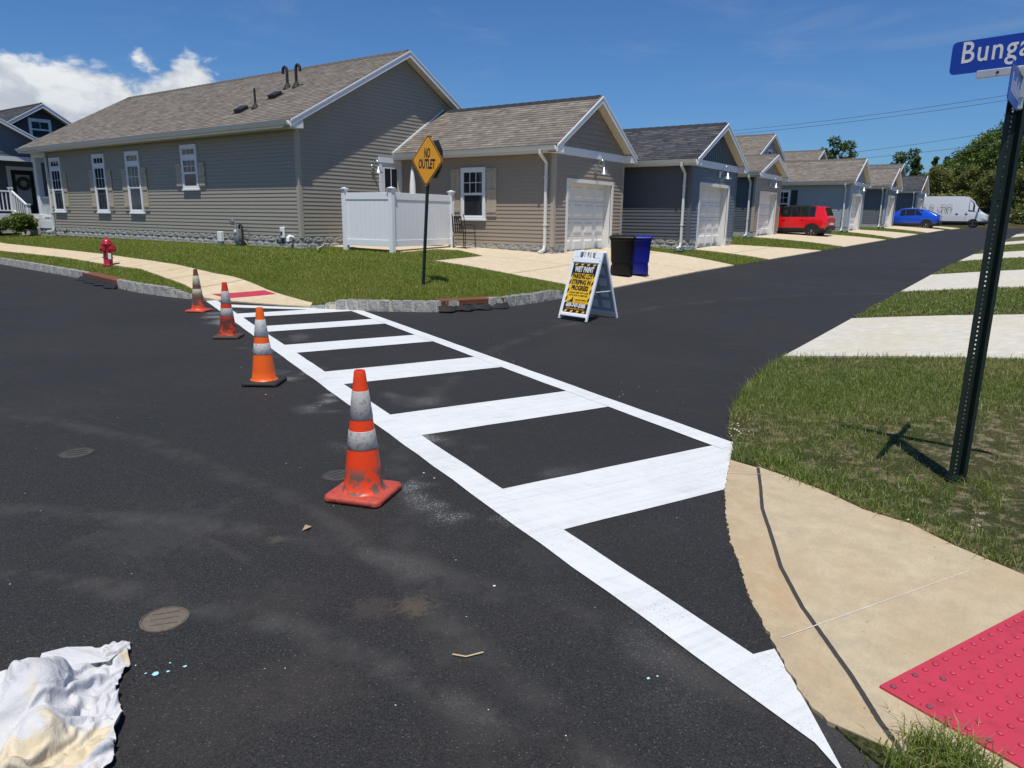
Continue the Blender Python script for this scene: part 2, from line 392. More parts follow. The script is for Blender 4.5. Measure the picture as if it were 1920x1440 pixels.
c = t.mix(streak, c, (.48, .50, .50)); c = t.mix(wear, c, (.10, .10, .10))
t.put(b.inputs['Base Color'], c); b.inputs['Roughness'].default_value = .7
t.put(b.inputs['Normal'], t.bump(t.noise(p, 240., 3., .6), .35, .004))

m, t, b = new_mat('dropcloth'); p = obj_co(t)
n = t.noise(p, 2.6, 3., .5, dist=.5)
c = t.mix(t.ramp(n, .515, .55), (.53, .53, .54), (.59, .50, .34))
c = t.mix(t.ramp(t.noise(p, 7., 4.), .4, .75, 0., .3), c, (.68, .665, .635))
t.put(b.inputs['Base Color'], c); b.inputs['Roughness'].default_value = .85; b.inputs['Specular IOR Level'].default_value = .2
rg_ = t.math('ABSOLUTE', t.math('SUBTRACT', t.noise(p, 9., 4., .6, dist=.6), .5)); rg2 = t.math('ABSOLUTE', t.math('SUBTRACT', t.noise(p, 22., 3., .6, dist=.4), .5))
t.put(b.inputs['Normal'], t.bump(t.math('ADD', t.math('ADD', rg_, t.math('MULTIPLY', rg2, .5)), t.math('MULTIPLY', t.noise(p, 420., 2.), .05)), .42, .03))

def leaf_mat(name, a, b2):
    m, t, b = new_mat(name); p = geo_co(t)
    f = t.node('ShaderNodeAttribute', attribute_name='tint').outputs['Fac']
    n = t.noise(p, .45, 3., .6)
    c = t.mix(t.math('ADD', t.math('MULTIPLY', f, .6), t.math('MULTIPLY', t.math('SUBTRACT', n, .3), .7), clamp=True), a, b2)
    t.put(b.inputs['Base Color'], c); b.inputs['Roughness'].default_value = .5; b.inputs['Specular IOR Level'].default_value = .3
    tr = t.node('ShaderNodeBsdfTranslucent'); t.put(tr.inputs['Color'], t.mix(1., c, (1.2, 1.5, .6), 'MULTIPLY'))
    mx = t.node('ShaderNodeMixShader'); mx.inputs[0].default_value = .25
    out = m.node_tree.nodes['Material Output']
    t.l.new(b.outputs[0], mx.inputs[1]); t.l.new(tr.outputs[0], mx.inputs[2]); t.l.new(mx.outputs[0], out.inputs['Surface'])
leaf_mat('leaf_dark', (0.035, 0.065, 0.018), (0.106, 0.156, 0.040))
leaf_mat('leaf_mid', (0.056, 0.100, 0.022), (0.175, 0.231, 0.056))
leaf_mat('leaf_olive', (0.094, 0.106, 0.035), (0.250, 0.250, 0.088))
leaf_mat('leaf_bush', (.030, .065, .012), (.14, .19, .035))

# ------------------------------------------------------------------ mesh helpers
from mathutils.geometry import tessellate_polygon
def tag(o, label=None, cat=None, group=None, kind=None):
    if label: o['label'] = label
    if cat: o['category'] = cat
    if group: o['group'] = group
    if kind: o['kind'] = kind
    return o
def link(o, parent=None):
    COL.objects.link(o)
    if parent is not None: o.parent = parent
    return o
def empty(name, loc, label, cat, group=None, rz=0., rot=None):
    o = bpy.data.objects.new(name, None); o.empty_display_size = .2
    o.location = loc; o.rotation_euler = rot if rot else (0, 0, rz)
    link(o); return tag(o, label, cat, group)
def inst(name, mesh, parent, loc=(0, 0, 0), rot=(0, 0, 0), scale=(1, 1, 1)):
    o = bpy.data.objects.new(name, mesh); o.location = loc; o.rotation_euler = rot; o.scale = scale
    return link(o, parent)

class MB:
    def __init__(s): s.v = []; s.f = []
    def add(s, vs, fs):
        n = len(s.v); s.v += [tuple(p) for p in vs]; s.f += [tuple(i+n for i in f) for f in fs]; return s
    def poly(s, *pts): return s.add(pts, [tuple(range(len(pts)))])
    def box(s, x0, y0, z0, x1, y1, z1, M=None):
        vs = [(x, y, z) for z in (z0, z1) for y in (y0, y1) for x in (x0, x1)]
        if M is not None: vs = [M @ Vector(p) for p in vs]
        return s.add(vs, [(0, 2, 3, 1), (4, 5, 7, 6), (0, 1, 5, 4), (2, 6, 7, 3), (0, 4, 6, 2), (1, 3, 7, 5)])
    def extrude(s, ring, vec):
        n = len(ring); vec = Vector(vec)
        vs = [Vector(p) for p in ring] + [Vector(p)+vec for p in ring]
        return s.add(vs, [tuple(range(n-1, -1, -1)), tuple(range(n, 2*n))] + [(i, (i+1) % n, n+(i+1) % n, n+i) for i in range(n)])
    def loft(s, rings, closed=True, caps=True):
        n = len(rings[0]); vs = [p for r in rings for p in r]; fs = []
        for k in range(len(rings)-1):
            for i in range(n if closed else n-1):
                j = (i+1) % n; fs.append((k*n+i, k*n+j, (k+1)*n+j, (k+1)*n+i))
        if caps: fs += [tuple(range(n-1, -1, -1)), tuple((len(rings)-1)*n+i for i in range(n))]
        return s.add(vs, fs)
    def tube(s, pts, r, n=8, caps=True, square=False):
        pts = [Vector(p) for p in pts]; rings = []; up = None
        rad = r if isinstance(r, (list, tuple)) else [r]*len(pts)
        for i, p in enumerate(pts):
            d = (pts[min(i+1, len(pts)-1)] - pts[max(i-1, 0)]).normalized()
            if up is None: up = Vector((0, 0, 1)) if abs(d.z) < .9 else Vector((1, 0, 0))
            a = d.cross(up).normalized(); bb = a.cross(d).normalized(); up = bb
            off = math.pi/4 if square else 0
            rings.append([p + (a*math.cos(2*math.pi*k/n+off) + bb*math.sin(2*math.pi*k/n+off))*rad[i] for k in range(n)])
        return s.loft(rings, True, caps)
    def lathe(s, prof, n=20, M=None):
        rings = [[(r*math.cos(2*math.pi*k/n), r*math.sin(2*math.pi*k/n), z) for k in range(n)] for r, z in prof]
        if M is not None: rings = [[M @ Vector(p) for p in r] for r in rings]
        return s.loft(rings, True, True)
    def mesh(s, name, mat, org=(0, 0, 0), smooth=False, bevel=0., seg=1):
        me = bpy.data.meshes.new(name); ox, oy, oz = org
        me.from_pydata([(a-ox, b_-oy, c_-oz) for a, b_, c_ in s.v], [], s.f)
        bm = bmesh.new(); bm.from_mesh(me)
        bmesh.ops.recalc_face_normals(bm, faces=bm.faces)
        if bevel:
            es = [e for e in bm.edges if len(e.link_faces) == 2 and e.calc_face_angle(0) > R(35)]
            bmesh.ops.bevel(bm, geom=es, offset=bevel, segments=seg, affect='EDGES', profile=.6, clamp_overlap=True)
        bm.to_mesh(me); bm.free()
        if mat: me.materials.append(MATS[mat])
        if smooth: me.shade_smooth() if smooth is True else (me.shade_smooth(), me.set_sharp_from_angle(angle=R(smooth)))
        return me
    def build(s, name, mat, parent=None, org=(0, 0, 0), smooth=False, bevel=0., seg=1):
        return inst(name, s.mesh(name, mat, org, smooth, bevel, seg), parent)

class Wall:
    """a vertical plane: u runs along it, z up, d out of it"""
    def __init__(s, P, u, n): s.P = Vector((P[0], P[1], 0)); s.u = Vector((u[0], u[1], 0)).normalized(); s.n = Vector((n[0], n[1], 0)).normalized()
    def pt(s, u, z, d=0.): return s.P + s.u*u + s.n*d + Vector((0, 0, z))
    def box(s, mb, u0, u1, z0, z1, d0, d1):
        mb.add([s.pt(u, z, d) for z in (z0, z1) for d in (d0, d1) for u in (u0, u1)],
               [(0, 2, 3, 1), (4, 5, 7, 6), (0, 1, 5, 4), (2, 6, 7, 3), (0, 4, 6, 2), (1, 3, 7, 5)]); return mb
    def panel(s, mb, pts, d0, d1):
        return mb.extrude([s.pt(u, z, d0) for u, z in pts], s.n*(d1-d0))

def text_mesh(txt, size, mat, width=None, bold=0., shear=0., align='CENTER', space=1.):
    """flat lettering in its own XY plane, centred"""
    cu = bpy.data.curves.new('lettering', 'FONT'); cu.body = txt; cu.size = size; cu.align_x = align; cu.align_y = 'CENTER'
    cu.space_character = space; cu.offset = bold; cu.shear = shear; cu.extrude = .0006; cu.resolution_u = 3
    o = bpy.data.objects.new('lettering', cu); COL.objects.link(o)
    dg = bpy.context.evaluated_depsgraph_get(); me = bpy.data.meshes.new_from_object(o.evaluated_get(dg))
    bpy.data.objects.remove(o); bpy.data.curves.remove(cu)
    if width:
        xs = [v.co.x for v in me.vertices]; k = width/(max(xs)-min(xs)); c = (max(xs)+min(xs))/2 if align == 'CENTER' else 0
        for v in me.vertices: v.co.x = (v.co.x-c)*k
    me.materials.clear(); me.materials.append(MATS[mat])
    return me
def place_text(parent, me, M, name='lettering'):
    o = bpy.data.objects.new(name, me); link(o, parent); o.matrix_local = M; return o

# ------------------------------------------------------------------ the lie of the land
KERB_L = [(12.5, 70.), (10.4, 45.), (9.0, 32.), (8.25, 24.6), (7.95, 21.3), (7.73, 18.9), (7.45, 16.8), (7.12, 15.1), (6.98, 14.0), (6.96, 13.1), (7.02, 12.3), (7.12, 11.9)]
RAMP = [(7.12, 11.9), (7.3, 11.2), (7.45, 10.4), (7.6, 9.6)]
KERB_R = [(7.6, 9.6), (7.75, 9.1), (8.05, 8.4), (8.55, 7.62), (9.1, 7.28), (9.64, 7.12), (10.4, 7.0), (11.4, 6.95)]
def yA(x): return 6.95-.043*max(0., x-18.)
ALLEY_L = [(11.4, 6.95)]+[(x, yA(x)) for x in (18., 28., 40., 55., 72.)]
LOT_B = KERB_L+RAMP[1:]+KERB_R[1:]+ALLEY_L[1:]
RIGHT_B = [(2.13, .31), (2.17, .36), (2.24, .42), (2.34, .49), (2.45, .56), (2.54, .62), (2.73, .74), (2.99, .87), (3.19, .98), (3.52, 1.12), (3.85, 1.24), (4.13, 1.32), (4.37, 1.39), (4.75, 1.5), (5.0, 1.63), (5.56, 1.8), (6.25, 1.94), (7.17, 2.05), (8.1, 2.1), (11.6, 2.06), (15.8, 2.0), (23., 1.86), (33., 1.52), (48., 1.0), (72., .3)]
def ss(a, b, x):
    t = np.clip((x-a)/(b-a), 0, 1); return t*t*(3-2*t)
def base(x):
    x = np.asarray(x, float); t = x-8.; s = .0205*(t+np.sqrt(t*t+2.))/2
    return np.where(s < .95, s, .95+.22*(1-np.exp(-(np.maximum(s, .95)-.95)/.22)))
def pdist(x, y, P):
    d = np.full(x.shape, 1e9)
    for (x0, y0), (x1, y1) in zip(P[:-1], P[1:]):
        dx, dy = x1-x0, y1-y0; t = np.clip(((x-x0)*dx+(y-y0)*dy)/(dx*dx+dy*dy), 0, 1)
        d = np.minimum(d, np.hypot(x-x0-t*dx, y-y0-t*dy))
    return d
def inpoly(x, y, P):
    c = np.zeros(x.shape, bool); n = len(P)
    for i in range(n):
        x0, y0 = P[i]; x1, y1 = P[(i+1) % n]
        if y0 == y1: continue
        c ^= ((y0 > y) != (y1 > y)) & (x < (x1-x0)*(y-y0)/(y1-y0)+x0)
    return c
LOT = LOT_B+[(72., 70.)]
RIGHT = RIGHT_B+[(72., -8.), (2.2, -8.), (1.9, -1.)]
def HZ(x, y):
    x = np.atleast_1d(np.asarray(x, float)); y = np.atleast_1d(np.asarray(y, float))
    z = base(x).copy()
    d = pdist(x, y, LOT_B); il = inpoly(x, y, LOT)
    w = (1-np.exp(-(np.hypot(x-7.45, y-10.75)/1.7)**4))*(1-ss(11., 12.6, x))
    z += np.where(il, (.5-.12*ss(24., 30., x))*(1-np.exp(-d/3.5))+.1*ss(13., 18., y)*np.minimum(1, d/3)+.12*w, 0)
    d = pdist(x, y, RIGHT_B); ir = inpoly(x, y, RIGHT)
    z += np.where(ir, .13*d*ss(4.2, 8.5, x)/(1+.03*d*d), 0)
    return z
def hz(x, y): return float(HZ(x, y)[0])
def lot_level(x, y):
    """lot height without the inside test, for things that sit on its very edge"""
    x = np.atleast_1d(np.asarray(x, float)); y = np.atleast_1d(np.asarray(y, float)); d = pdist(x, y, LOT_B)
    w = (1-np.exp(-(np.hypot(x-7.45, y-10.75)/1.7)**4))*(1-ss(11., 12.6, x))
    return base(x)+(.5-.12*ss(24., 30., x))*(1-np.exp(-d/3.5))+.1*ss(13., 18., y)*np.minimum(1, d/3)+.12*w

def sheet(name, poly, mat, off, cell, zf=HZ, parent=None, skirt=0., smooth=True, fine=None):
    """a polygon cut into a grid, laid on the land"""
    bm = bmesh.new()
    bv = [bm.verts.new((x, y, 0)) for x, y in poly]
    for tri_ in tessellate_polygon([[Vector((x, y, 0)) for x, y in poly]]): bm.faces.new([bv[i] for i in tri_])
    xs = [p[0] for p in poly]; ys = [p[1] for p in poly]
    def cuts(lo, hi, axis):
        x = math.ceil(lo/cell)*cell; out = []
        while x < hi:
            out.append(x)
            st = cell if not fine or x > fine[axis] else fine[2]
            x += st
        return out
    for x in cuts(min(xs)+1e-3, max(xs)-1e-3, 0):
        bmesh.ops.bisect_plane(bm, geom=bm.verts[:]+bm.edges[:]+bm.faces[:], plane_co=(x, 0, 0), plane_no=(1, 0, 0))
    for y in cuts(min(ys)+1e-3, max(ys)-1e-3, 1):
        bmesh.ops.bisect_plane(bm, geom=bm.verts[:]+bm.edges[:]+bm.faces[:], plane_co=(0, y, 0), plane_no=(0, 1, 0))
    bmesh.ops.recalc_face_normals(bm, faces=bm.faces)
    if sum(f.normal.z for f in bm.faces) < 0: bmesh.ops.reverse_faces(bm, faces=bm.faces)
    co = np.array([v.co[:] for v in bm.verts]); cx = sum(xs)/len(xs); cy = sum(ys)/len(ys)
    # sample slightly inside so the rim belongs to this sheet
    z = zf(co[:, 0], co[:, 1])
    for v, h in zip(bm.verts, z): v.co.z = h+off
    if skirt:
        be = [e for e in bm.edges if e.is_boundary]
        r = bmesh.ops.extrude_edge_only(bm, edges=be)
        for g in r['geom']:
            if isinstance(g, bmesh.types.BMVert): g.co.z -= skirt
        bmesh.ops.recalc_face_normals(bm, faces=bm.faces)
    me = bpy.data.meshes.new(name); bm.to_mesh(me); bm.free(); me.materials.append(MATS[mat])
    if smooth: me.shade_smooth(); me.set_sharp_from_angle(angle=R(40))
    return inst(name, me, parent)
def LOTZ(x, y): return lot_level(x, y)

# terrain out to the horizon, with the wooded bank beyond the alley's end
def terr_z(x, y):
    z = base(x)-.25
    bank = ss(80., 100., x+.15*np.abs(y))*2.6
    far = ss(100., 400., np.hypot(x, y))*2.
    return z+bank+far
def grid_obj(name, xs, ys, zf, mat):
    X, Y = np.meshgrid(xs, ys, indexing='ij'); Z = zf(X.ravel(), Y.ravel())
    v = np.stack([X.ravel(), Y.ravel(), Z], 1); n, m_ = len(xs), len(ys)
    i, j = np.meshgrid(np.arange(n-1), np.arange(m_-1), indexing='ij'); a = (i*m_+j).ravel()
    f = np.stack([a, a+m_, a+m_+1, a+1], 1)
    me = bpy.data.meshes.new(name); me.from_pydata(v.tolist(), [], f.tolist()); me.materials.append(MATS[mat]); me.shade_smooth()
    return inst(name, me, None)
def spaced(lo, hi, a, b, step, big):
    o = [lo]
    while o[-1] < hi: o.append(o[-1]+(step if a <= o[-1] < b else big))
    return o
tag(grid_obj('terrain', spaced(-1500, 1500, 60, 120, 3, 30), spaced(-1500, 1500, -60, 80, 3, 30), terr_z, 'bank_soil'), kind='structure')

# asphalt: the street and the alley, one sheet
ASPH = [(-14, -14), (78.5, -14), (78.5, 9), (70, 9), (16., 12), (14, 20), (16., 70), (-14, 70)]
tag(sheet('road', ASPH, 'asphalt', 0., 4., zf=lambda x, y: base(x)-.004, fine=(24., 24., 1.)), kind='structure')

# grassed ground of the lots
def inset(P, d):
    out = []
    for i, p in enumerate(P):
        q0 = Vector(P[max(0, i-1)]); q1 = Vector(P[min(len(P)-1, i+1)]); t_ = (q1-q0).normalized(); out.append((p[0]-t_.y*d, p[1]+t_.x*d))
    return out
LAWN = inset(KERB_L, .14)+RAMP[1:-1]+inset(KERB_R, .14)[:-1]+ALLEY_L+[(72., 70.)]
tag(sheet('lawn', LAWN, 'lawn_soil', -.015, 3., zf=LOTZ, skirt=.3, fine=(24., 26., .4)), kind='structure')
VERGE = RIGHT_B[12:]+[(72., -8.), (3.2, -8.), (3.22, -3.), (3.38, -1.2), (3.65, -.18), (3.81, .11), (3.96, .31), (4.01, .53), (4.15, .75), (4.27, .99), (4.35, 1.21)]
tag(sheet('verge', VERGE, 'verge_soil', .012, 3., zf=lambda x, y: base(x)+.13*pdist(x, y, RIGHT_B)*ss(4.2, 8.5, x)/(1+.03*pdist(x, y, RIGHT_B)**2), skirt=.2, fine=(24., 9., .5)), kind='structure')
def RIGHTZ(x, y):
    d = pdist(np.atleast_1d(x), np.atleast_1d(y), RIGHT_B)*inpoly(np.atleast_1d(x), np.atleast_1d(y), RIGHT); return base(x)+.13*d*ss(4.2, 8.5, x)/(1+.03*d*d)

# ------------------------------------------------------------------ pavements and drives
SW_NEAR = [(10.8, 40), (9.15, 26.87), (8.83, 21.39), (8.37, 17.77), (8.25, 16.36), (7.62, 14.01), (7.25, 12.47), (7.12, 11.9)]
SW_FAR = [(7.78, 9.77), (8.12, 11.5), (8.21, 11.95), (8.38, 13.56), (8.85, 15.82), (9.45, 20.46), (10.2, 29.36), (11.8, 40)]
SIDEWALK = SW_NEAR+RAMP[1:]+SW_FAR
sw = tag(sheet('sidewalk', SIDEWALK, 'sidewalk_concrete', .016, .4, zf=LOTZ, skirt=.1), kind='structure')
def cut_joint(parent, a, b, zf, w=.012, off=.019, mat='brick_joint', nm='control_joint'):
    a = Vector((*a, 0)); b_ = Vector((*b, 0)); d = (b_-a).normalized(); n = Vector((-d.y, d.x, 0))*w/2; mb = MB(); k = 6
    P = [a.lerp(b_, i/k) for i in range(k+1)]
    for p, q in zip(P[:-1], P[1:]):
        vs = [p-n, q-n, q+n, p+n]; z = zf(np.array([v.x for v in vs]), np.array([v.y for v in vs]))
        mb.poly(*[(v.x, v.y, h+off) for v, h in zip(vs, z)])
    return mb.build(nm, mat, parent)
for a, b_ in (((7.62, 14.01), (8.4, 13.7)), ((8.0, 15.35), (8.7, 15.05)), ((8.28, 16.9), (9.05, 16.75)), ((8.46, 18.4), (9.2, 18.3)), ((8.65, 19.9), (9.38, 19.85)), ((7.28, 12.6), (8.3, 12.4))):
    cut_joint(sw, a, b_, LOTZ)
tac = sheet('tactile_paving', [(7.32, 12.0), (8.03, 11.45), (7.96, 11.02), (7.33, 11.55)], 'tactile_red', .026, .4, zf=LOTZ, skirt=.01)
tag(tac, 'small red tactile strip across the far sidewalk ramp', 'tactile paving')
DRIVE1 = [(12.93, 11.6), (12.42, 8.66), (12.5, 7.67), (11.75, 6.955), (18., 6.955), (20.35, 6.855), (20.75, 9.), (21.0, 11.0), (17.3, 11.0), (17.3, 13.4), (15.79, 13.27), (14.87, 11.67)]
DRIVE2 = [(22.9, 9.2), (23.3, 6.73), (26, 6.61), (29.0, 6.48), (26.7, 9.2)]
DRIVE3 = [(33.2, 10.5), (32.3, 6.34), (38, 6.1), (40.2, 6.0), (39.6, 12.6), (37.2, 12.6), (37, 10.5)]
DRIVE4 = [(44.4, 8.8), (42.3, 5.91), (46, 5.75), (48.8, 5.63), (48.2, 8.8)]
DRIVE5 = [(53.4, 8.4), (52.0, 5.5), (55, 5.36), (59., 5.2), (60.2, 10.5), (57.5, 10.5), (57., 8.4)]
DRIVE6 = [(64., 7.8), (62.2, 5.06), (67, 4.86), (67.8, 7.8)]
PATIO = [(13.95, 16.6), (17.1, 16.6), (17.1, 13.4), (15.79, 13.27), (15.5, 13.85), (14.1, 13.75)]
for nm, P, mt in (('driveway', DRIVE1, 'driveway_concrete'), ('driveway', DRIVE2, 'driveway_concrete'), ('driveway', DRIVE3, 'driveway_concrete'), ('driveway', DRIVE4, 'driveway_concrete'), ('driveway', DRIVE5, 'driveway_concrete'), ('driveway', DRIVE6, 'driveway_concrete'), ('patio', PATIO, 'driveway_concrete')):
    o = tag(sheet(nm, P, mt, .02, .5, zf=LOTZ, skirt=.12), kind='structure')
    if P is DRIVE1:
        for a, b_ in (((12.45, 9.05), (20.8, 9.4)), ((14.9, 11.6), (15.3, 7.0)), ((17.5, 10.9), (17.9, 7.0)), ((13., 11.55), (14.9, 11.62))): cut_joint(o, a, b_, LOTZ, off=.0235)
    if P is DRIVE2: cut_joint(o, (23.1, 7.9), (27.8, 7.9), LOTZ, off=.0235)
RDRIVES = [[(8.12, 2.1), (8.2, -7.5), (11.75, -7.5), (11.62, 2.06)], [(15.82, 2.0), (15.6, -7.5), (20.5, -7.5), (20.3, 1.93)], [(25.6, 1.79), (25.6, -7.5), (30., -7.5), (29.8, 1.64)], [(36., 1.43), (36, -7.5), (40, -7.5), (40., 1.29)], [(47., 1.03), (47, -7.5), (52, -7.5), (52., .89)]]
for P in RDRIVES:
    o = tag(sheet('driveway', P, 'pale_concrete', .03, .8, zf=RIGHTZ, skirt=.12), kind='structure')
cut_joint(o, (47.2, -1), (51.8, -1), RIGHTZ, off=.034)

# the near sidewalk ramp: apron along the asphalt, tarred joint, slab behind
RAMPZ = lambda x, y: base(x)
EDGE = RIGHT_B[:13]
JOINT = [(2.12, .10), (2.23, .18), (2.33, .24), (2.41, .29), (2.57, .40), (2.77, .54), (3.07, .71), (3.42, .86), (3.69, .98), (4.02, 1.09), (4.33, 1.2)]
def off_line(P, d):
    out = []
    for i, p in enumerate(P):
        a = Vector(P[max(0, i-1)]); b_ = Vector(P[min(len(P)-1, i+1)]); t_ = (b_-a).normalized(); out.append((p[0]+t_.y*d, p[1]-t_.x*d))
    return out
jag = []
for (ax, ay), (bx, by) in zip(EDGE[:-1], EDGE[1:]):
    n = max(2, int(math.hypot(bx-ax, by-ay)/.018))
    for k in range(n):
        t_ = k/n; jag.append((ax+(bx-ax)*t_+random.uniform(-.006, .006), ay+(by-ay)*t_+random.uniform(-.006, .006)))
jag.append(EDGE[-1])
ramp = empty('curb_ramp', (3.2, .4, 0), 'tan concrete curb ramp below the blue street sign', 'curb ramp')
ro = (3.2, .4, 0)
def flat(name, P, mat, z, parent, org, th=.06, bev=0.):
    return MB().extrude([(x, y, z-th) for x, y in P], (0, 0, th)).build(name, mat, parent, org, bevel=bev)
JF = []
for (ax, ay), (bx, by) in zip(JOINT[:-1], JOINT[1:]):
    for k in range(8): JF.append((ax+(bx-ax)*k/8+random.uniform(-.0007, .0007), ay+(by-ay)*k/8+random.uniform(-.0007, .0007)))
JF.append(JOINT[-1])
JL = off_line(JF, -.0095); JR = off_line(JF, .0095)
flat('apron', jag+JL[::-1], 'apron_concrete', .012, ramp, ro)
flat('tarred_joint', JL+JR[::-1], 'brick_joint', .0095, ramp, ro, .05)
flat('slab', JR+[(4.35, 1.21), (4.27, .99), (4.15, .75), (4.01, .53), (3.96, .31), (3.81, .11), (3.65, -.18), (3.38, -1.2), (3.22, -3.), (3.2, -8.), (1.7, -8.), (1.72, -3.), (1.85, -1.5), (2.02, -.55), (2.25, .07)], 'ramp_concrete', .013, ramp, ro)
for a, b_ in (((2.5, .55), (3.55, .02)), ((4.12, 1.30), (4.32, 1.0))):
    cut_joint(ramp, (a[0]-3.2, a[1]-.4), (b_[0]-3.2, b_[1]-.4), lambda x, y: np.zeros_like(x), .005, .0145, 'pale_concrete', 'chalk_line')
tag(sheet('bare_ground', [(2.14, .30), (2.08, .22), (1.98, .05), (1.78, -.5), (1.45, -1.6), (1.3, -3.), (1.25, -8.), (1.71, -8.), (1.73, -3.), (1.86, -1.5), (2.03, -.55), (2.255, .07), (2.12, .105)], 'verge_soil', .006, .5, zf=lambda x, y: base(x), skirt=.02), kind='structure')
# tactile pad with its domes
TP = [(2.40, .205), (3.30, -.19), (3.02, -.90), (2.12, -.50)]
pad = empty('tactile_paving', (2.7, -.3, .013), 'large red tactile pad with rows of domes set in the near ramp', 'tactile paving')
po = (2.7, -.3, .013)
flat('pad', TP, 'tactile_red', .024, pad, po, .02, .003)
dome = MB().lathe([(.0105, 0), (.0097, .003), (.007, .0048), (.0025, .0054)], 10).mesh('dome', 'tactile_red', smooth=True)
domew = MB().lathe([(.0105, 0), (.0097, .003), (.007, .0048), (.0025, .0054)], 10).mesh('dome_worn', 'tactile_worn', smooth=True)
A, B_, D_ = Vector(TP[0]), Vector(TP[1]), Vector(TP[3])
nu, nv = 16, 13
for i in range(nu):
    for j in range(nv):
        q = A+(B_-A)*((i+.5)/nu)+(D_-A)*((j+.5)/nv)
        worn = random.random() < (.25 if (i < 4 and j < 3) else .04)
        inst('dome', domew if worn else dome, pad, (q.x-po[0], q.y-po[1], .0112))

# ------------------------------------------------------------------ crosswalk paint
cw = empty('crosswalk', (4.5, 5., 0), 'freshly painted white ladder crosswalk across the dark asphalt', 'crosswalk')
CU, CN, CR, CA = Vector((.402, .9157)), Vector((.9157, -.402)), Vector((2.8, 2.1)), 3.049
def cwp(al, d): q = CR+CU*(al-CA)+CN*d; return (q.x, q.y)
def paint(name, P, z=.004):
    # subdivide so it follows the asphalt, with a slightly wandering edge
    pts = []
    for (ax, ay), (bx, by) in zip(P, P[1:]+P[:1]):
        n = max(1, int(math.hypot(bx-ax, by-ay)/.25))
        for k in range(n):
            j = .004 if k else 0.; pts.append((ax+(bx-ax)*k/n+random.uniform(-j, j), ay+(by-ay)*k/n+random.uniform(-j, j)))
    bm = bmesh.new(); f = bm.faces.new([bm.verts.new((x, y, 0)) for x, y in pts]); bmesh.ops.triangulate(bm, faces=[f])
    bmesh.ops.recalc_face_normals(bm, faces=bm.faces)
    if sum(f.normal.z for f in bm.faces) < 0: bmesh.ops.reverse_faces(bm, faces=bm.faces)
    for v in bm.verts: x, y = v.co.x, v.co.y; v.co = (x-4.5, y-5., float(base(x))-.004+z)
    me = bpy.data.meshes.new(name); bm.to_mesh(me); bm.free(); me.materials.append(MATS['road_paint']); return inst(name, me, cw)
def strip(a0, a1, d0, d1): return [cwp(a0, d0), cwp(a0, d1), cwp(a1, d1), cwp(a1, d0)]
paint('edge_line', [cwp(13.62, 0.), cwp(13.62, .19), cwp(1.50, .19), cwp(1.485, .285), cwp(.96, -.045), cwp(1.1, 0.)], .0055)
paint('edge_line', strip(3.24, 11.5, 1.865, 2.04), .0055)
for a0, a1, d1 in ((2.70, 3.32, 2.3), (4.49, 5.10, 1.9), (6.28, 6.89, 1.9), (8.02, 8.58, 1.9), (9.68, 10.2, 1.9), (11.2, 11.68, 1.88)):
    paint('stripe', strip(a0, a1, .17, d1), .0035)
paint('stripe', [(7.04, 11.01), (6.84, 10.67), (7.6, 9.22), (7.74, 9.30)], .0035)

# ------------------------------------------------------------------ Belgian block kerbs
def stone_variant(k):
    rng = random.Random(k); bm = bmesh.new(); bmesh.ops.create_cube(bm, size=1.)
    bmesh.ops.subdivide_edges(bm, edges=bm.edges[:], cuts=1, use_grid_fill=True)
    for v in bm.verts:
        r = v.co.copy(); edge = sum(abs(abs(c)-.5) < 1e-3 for c in r)
        s = 1-.045*max(0, edge-1)
        v.co = Vector((r.x*.172*s+rng.uniform(-.006, .006), r.y*.13*s+rng.uniform(-.012, .012), r.z*.26+rng.uniform(-.006, .006)))
    me = bpy.data.meshes.new('kerb_stone'); bm.to_mesh(me); bm.free(); me.materials.append(MATS['granite']); return me
STONES = [stone_variant(k) for k in range(7)]
def walk(P, step, start=0.):
    out = []; s = start; acc = 0.
    for (ax, ay), (bx, by) in zip(P[:-1], P[1:]):
        L = math.hypot(bx-ax, by-ay)
        while s <= acc+L:
            t_ = (s-acc)/L; out.append((ax+(bx-ax)*t_, ay+(by-ay)*t_, math.atan2(by-ay, bx-ax), s)); s += step
        acc += L
    return out, acc
def kerb(name, P, gaps, height):
    root = bpy.data.objects.new(name, None); root.location = (P[0][0], P[0][1], 0); link(root); tag(root, kind='structure')
    pts, L = walk(P, .19)
    bed = []
    for i, (x, y, a, s) in enumerate(pts):
        if any(g0 < s < g1 for g0, g1 in gaps): continue
        h = height(x, y, s, L); nx, ny = -math.sin(a), math.cos(a)     # inland is to the left of travel for KERB_R, see sign
        px_, py_ = x+nx*.065, y+ny*.065
        inst('kerb_stone', STONES[(i*5+i//3) % 7], root, (px_-P[0][0], py_-P[0][1], float(base(x))+h-.13), (random.uniform(-.04, .04), random.uniform(-.03, .03), a+random.uniform(-.03, .03)+(math.pi if i % 2 else 0)))
        c, s_ = math.cos(a), math.sin(a); z1 = float(base(x))+h-.018
        M = Matrix.Translation((px_, py_, 0)) @ Matrix.Rotation(a, 4, 'Z')
        bed.append((M, z1))
    mb = MB()
    for M, z1 in bed: mb.box(-.097, -.055, z1-.22, .097, .06, z1, M)
    mb.build('mortar', 'mortar', root, (P[0][0], P[0][1], 0))
    return root
KL = [p for p in KERB_L if p[1] < 33.]
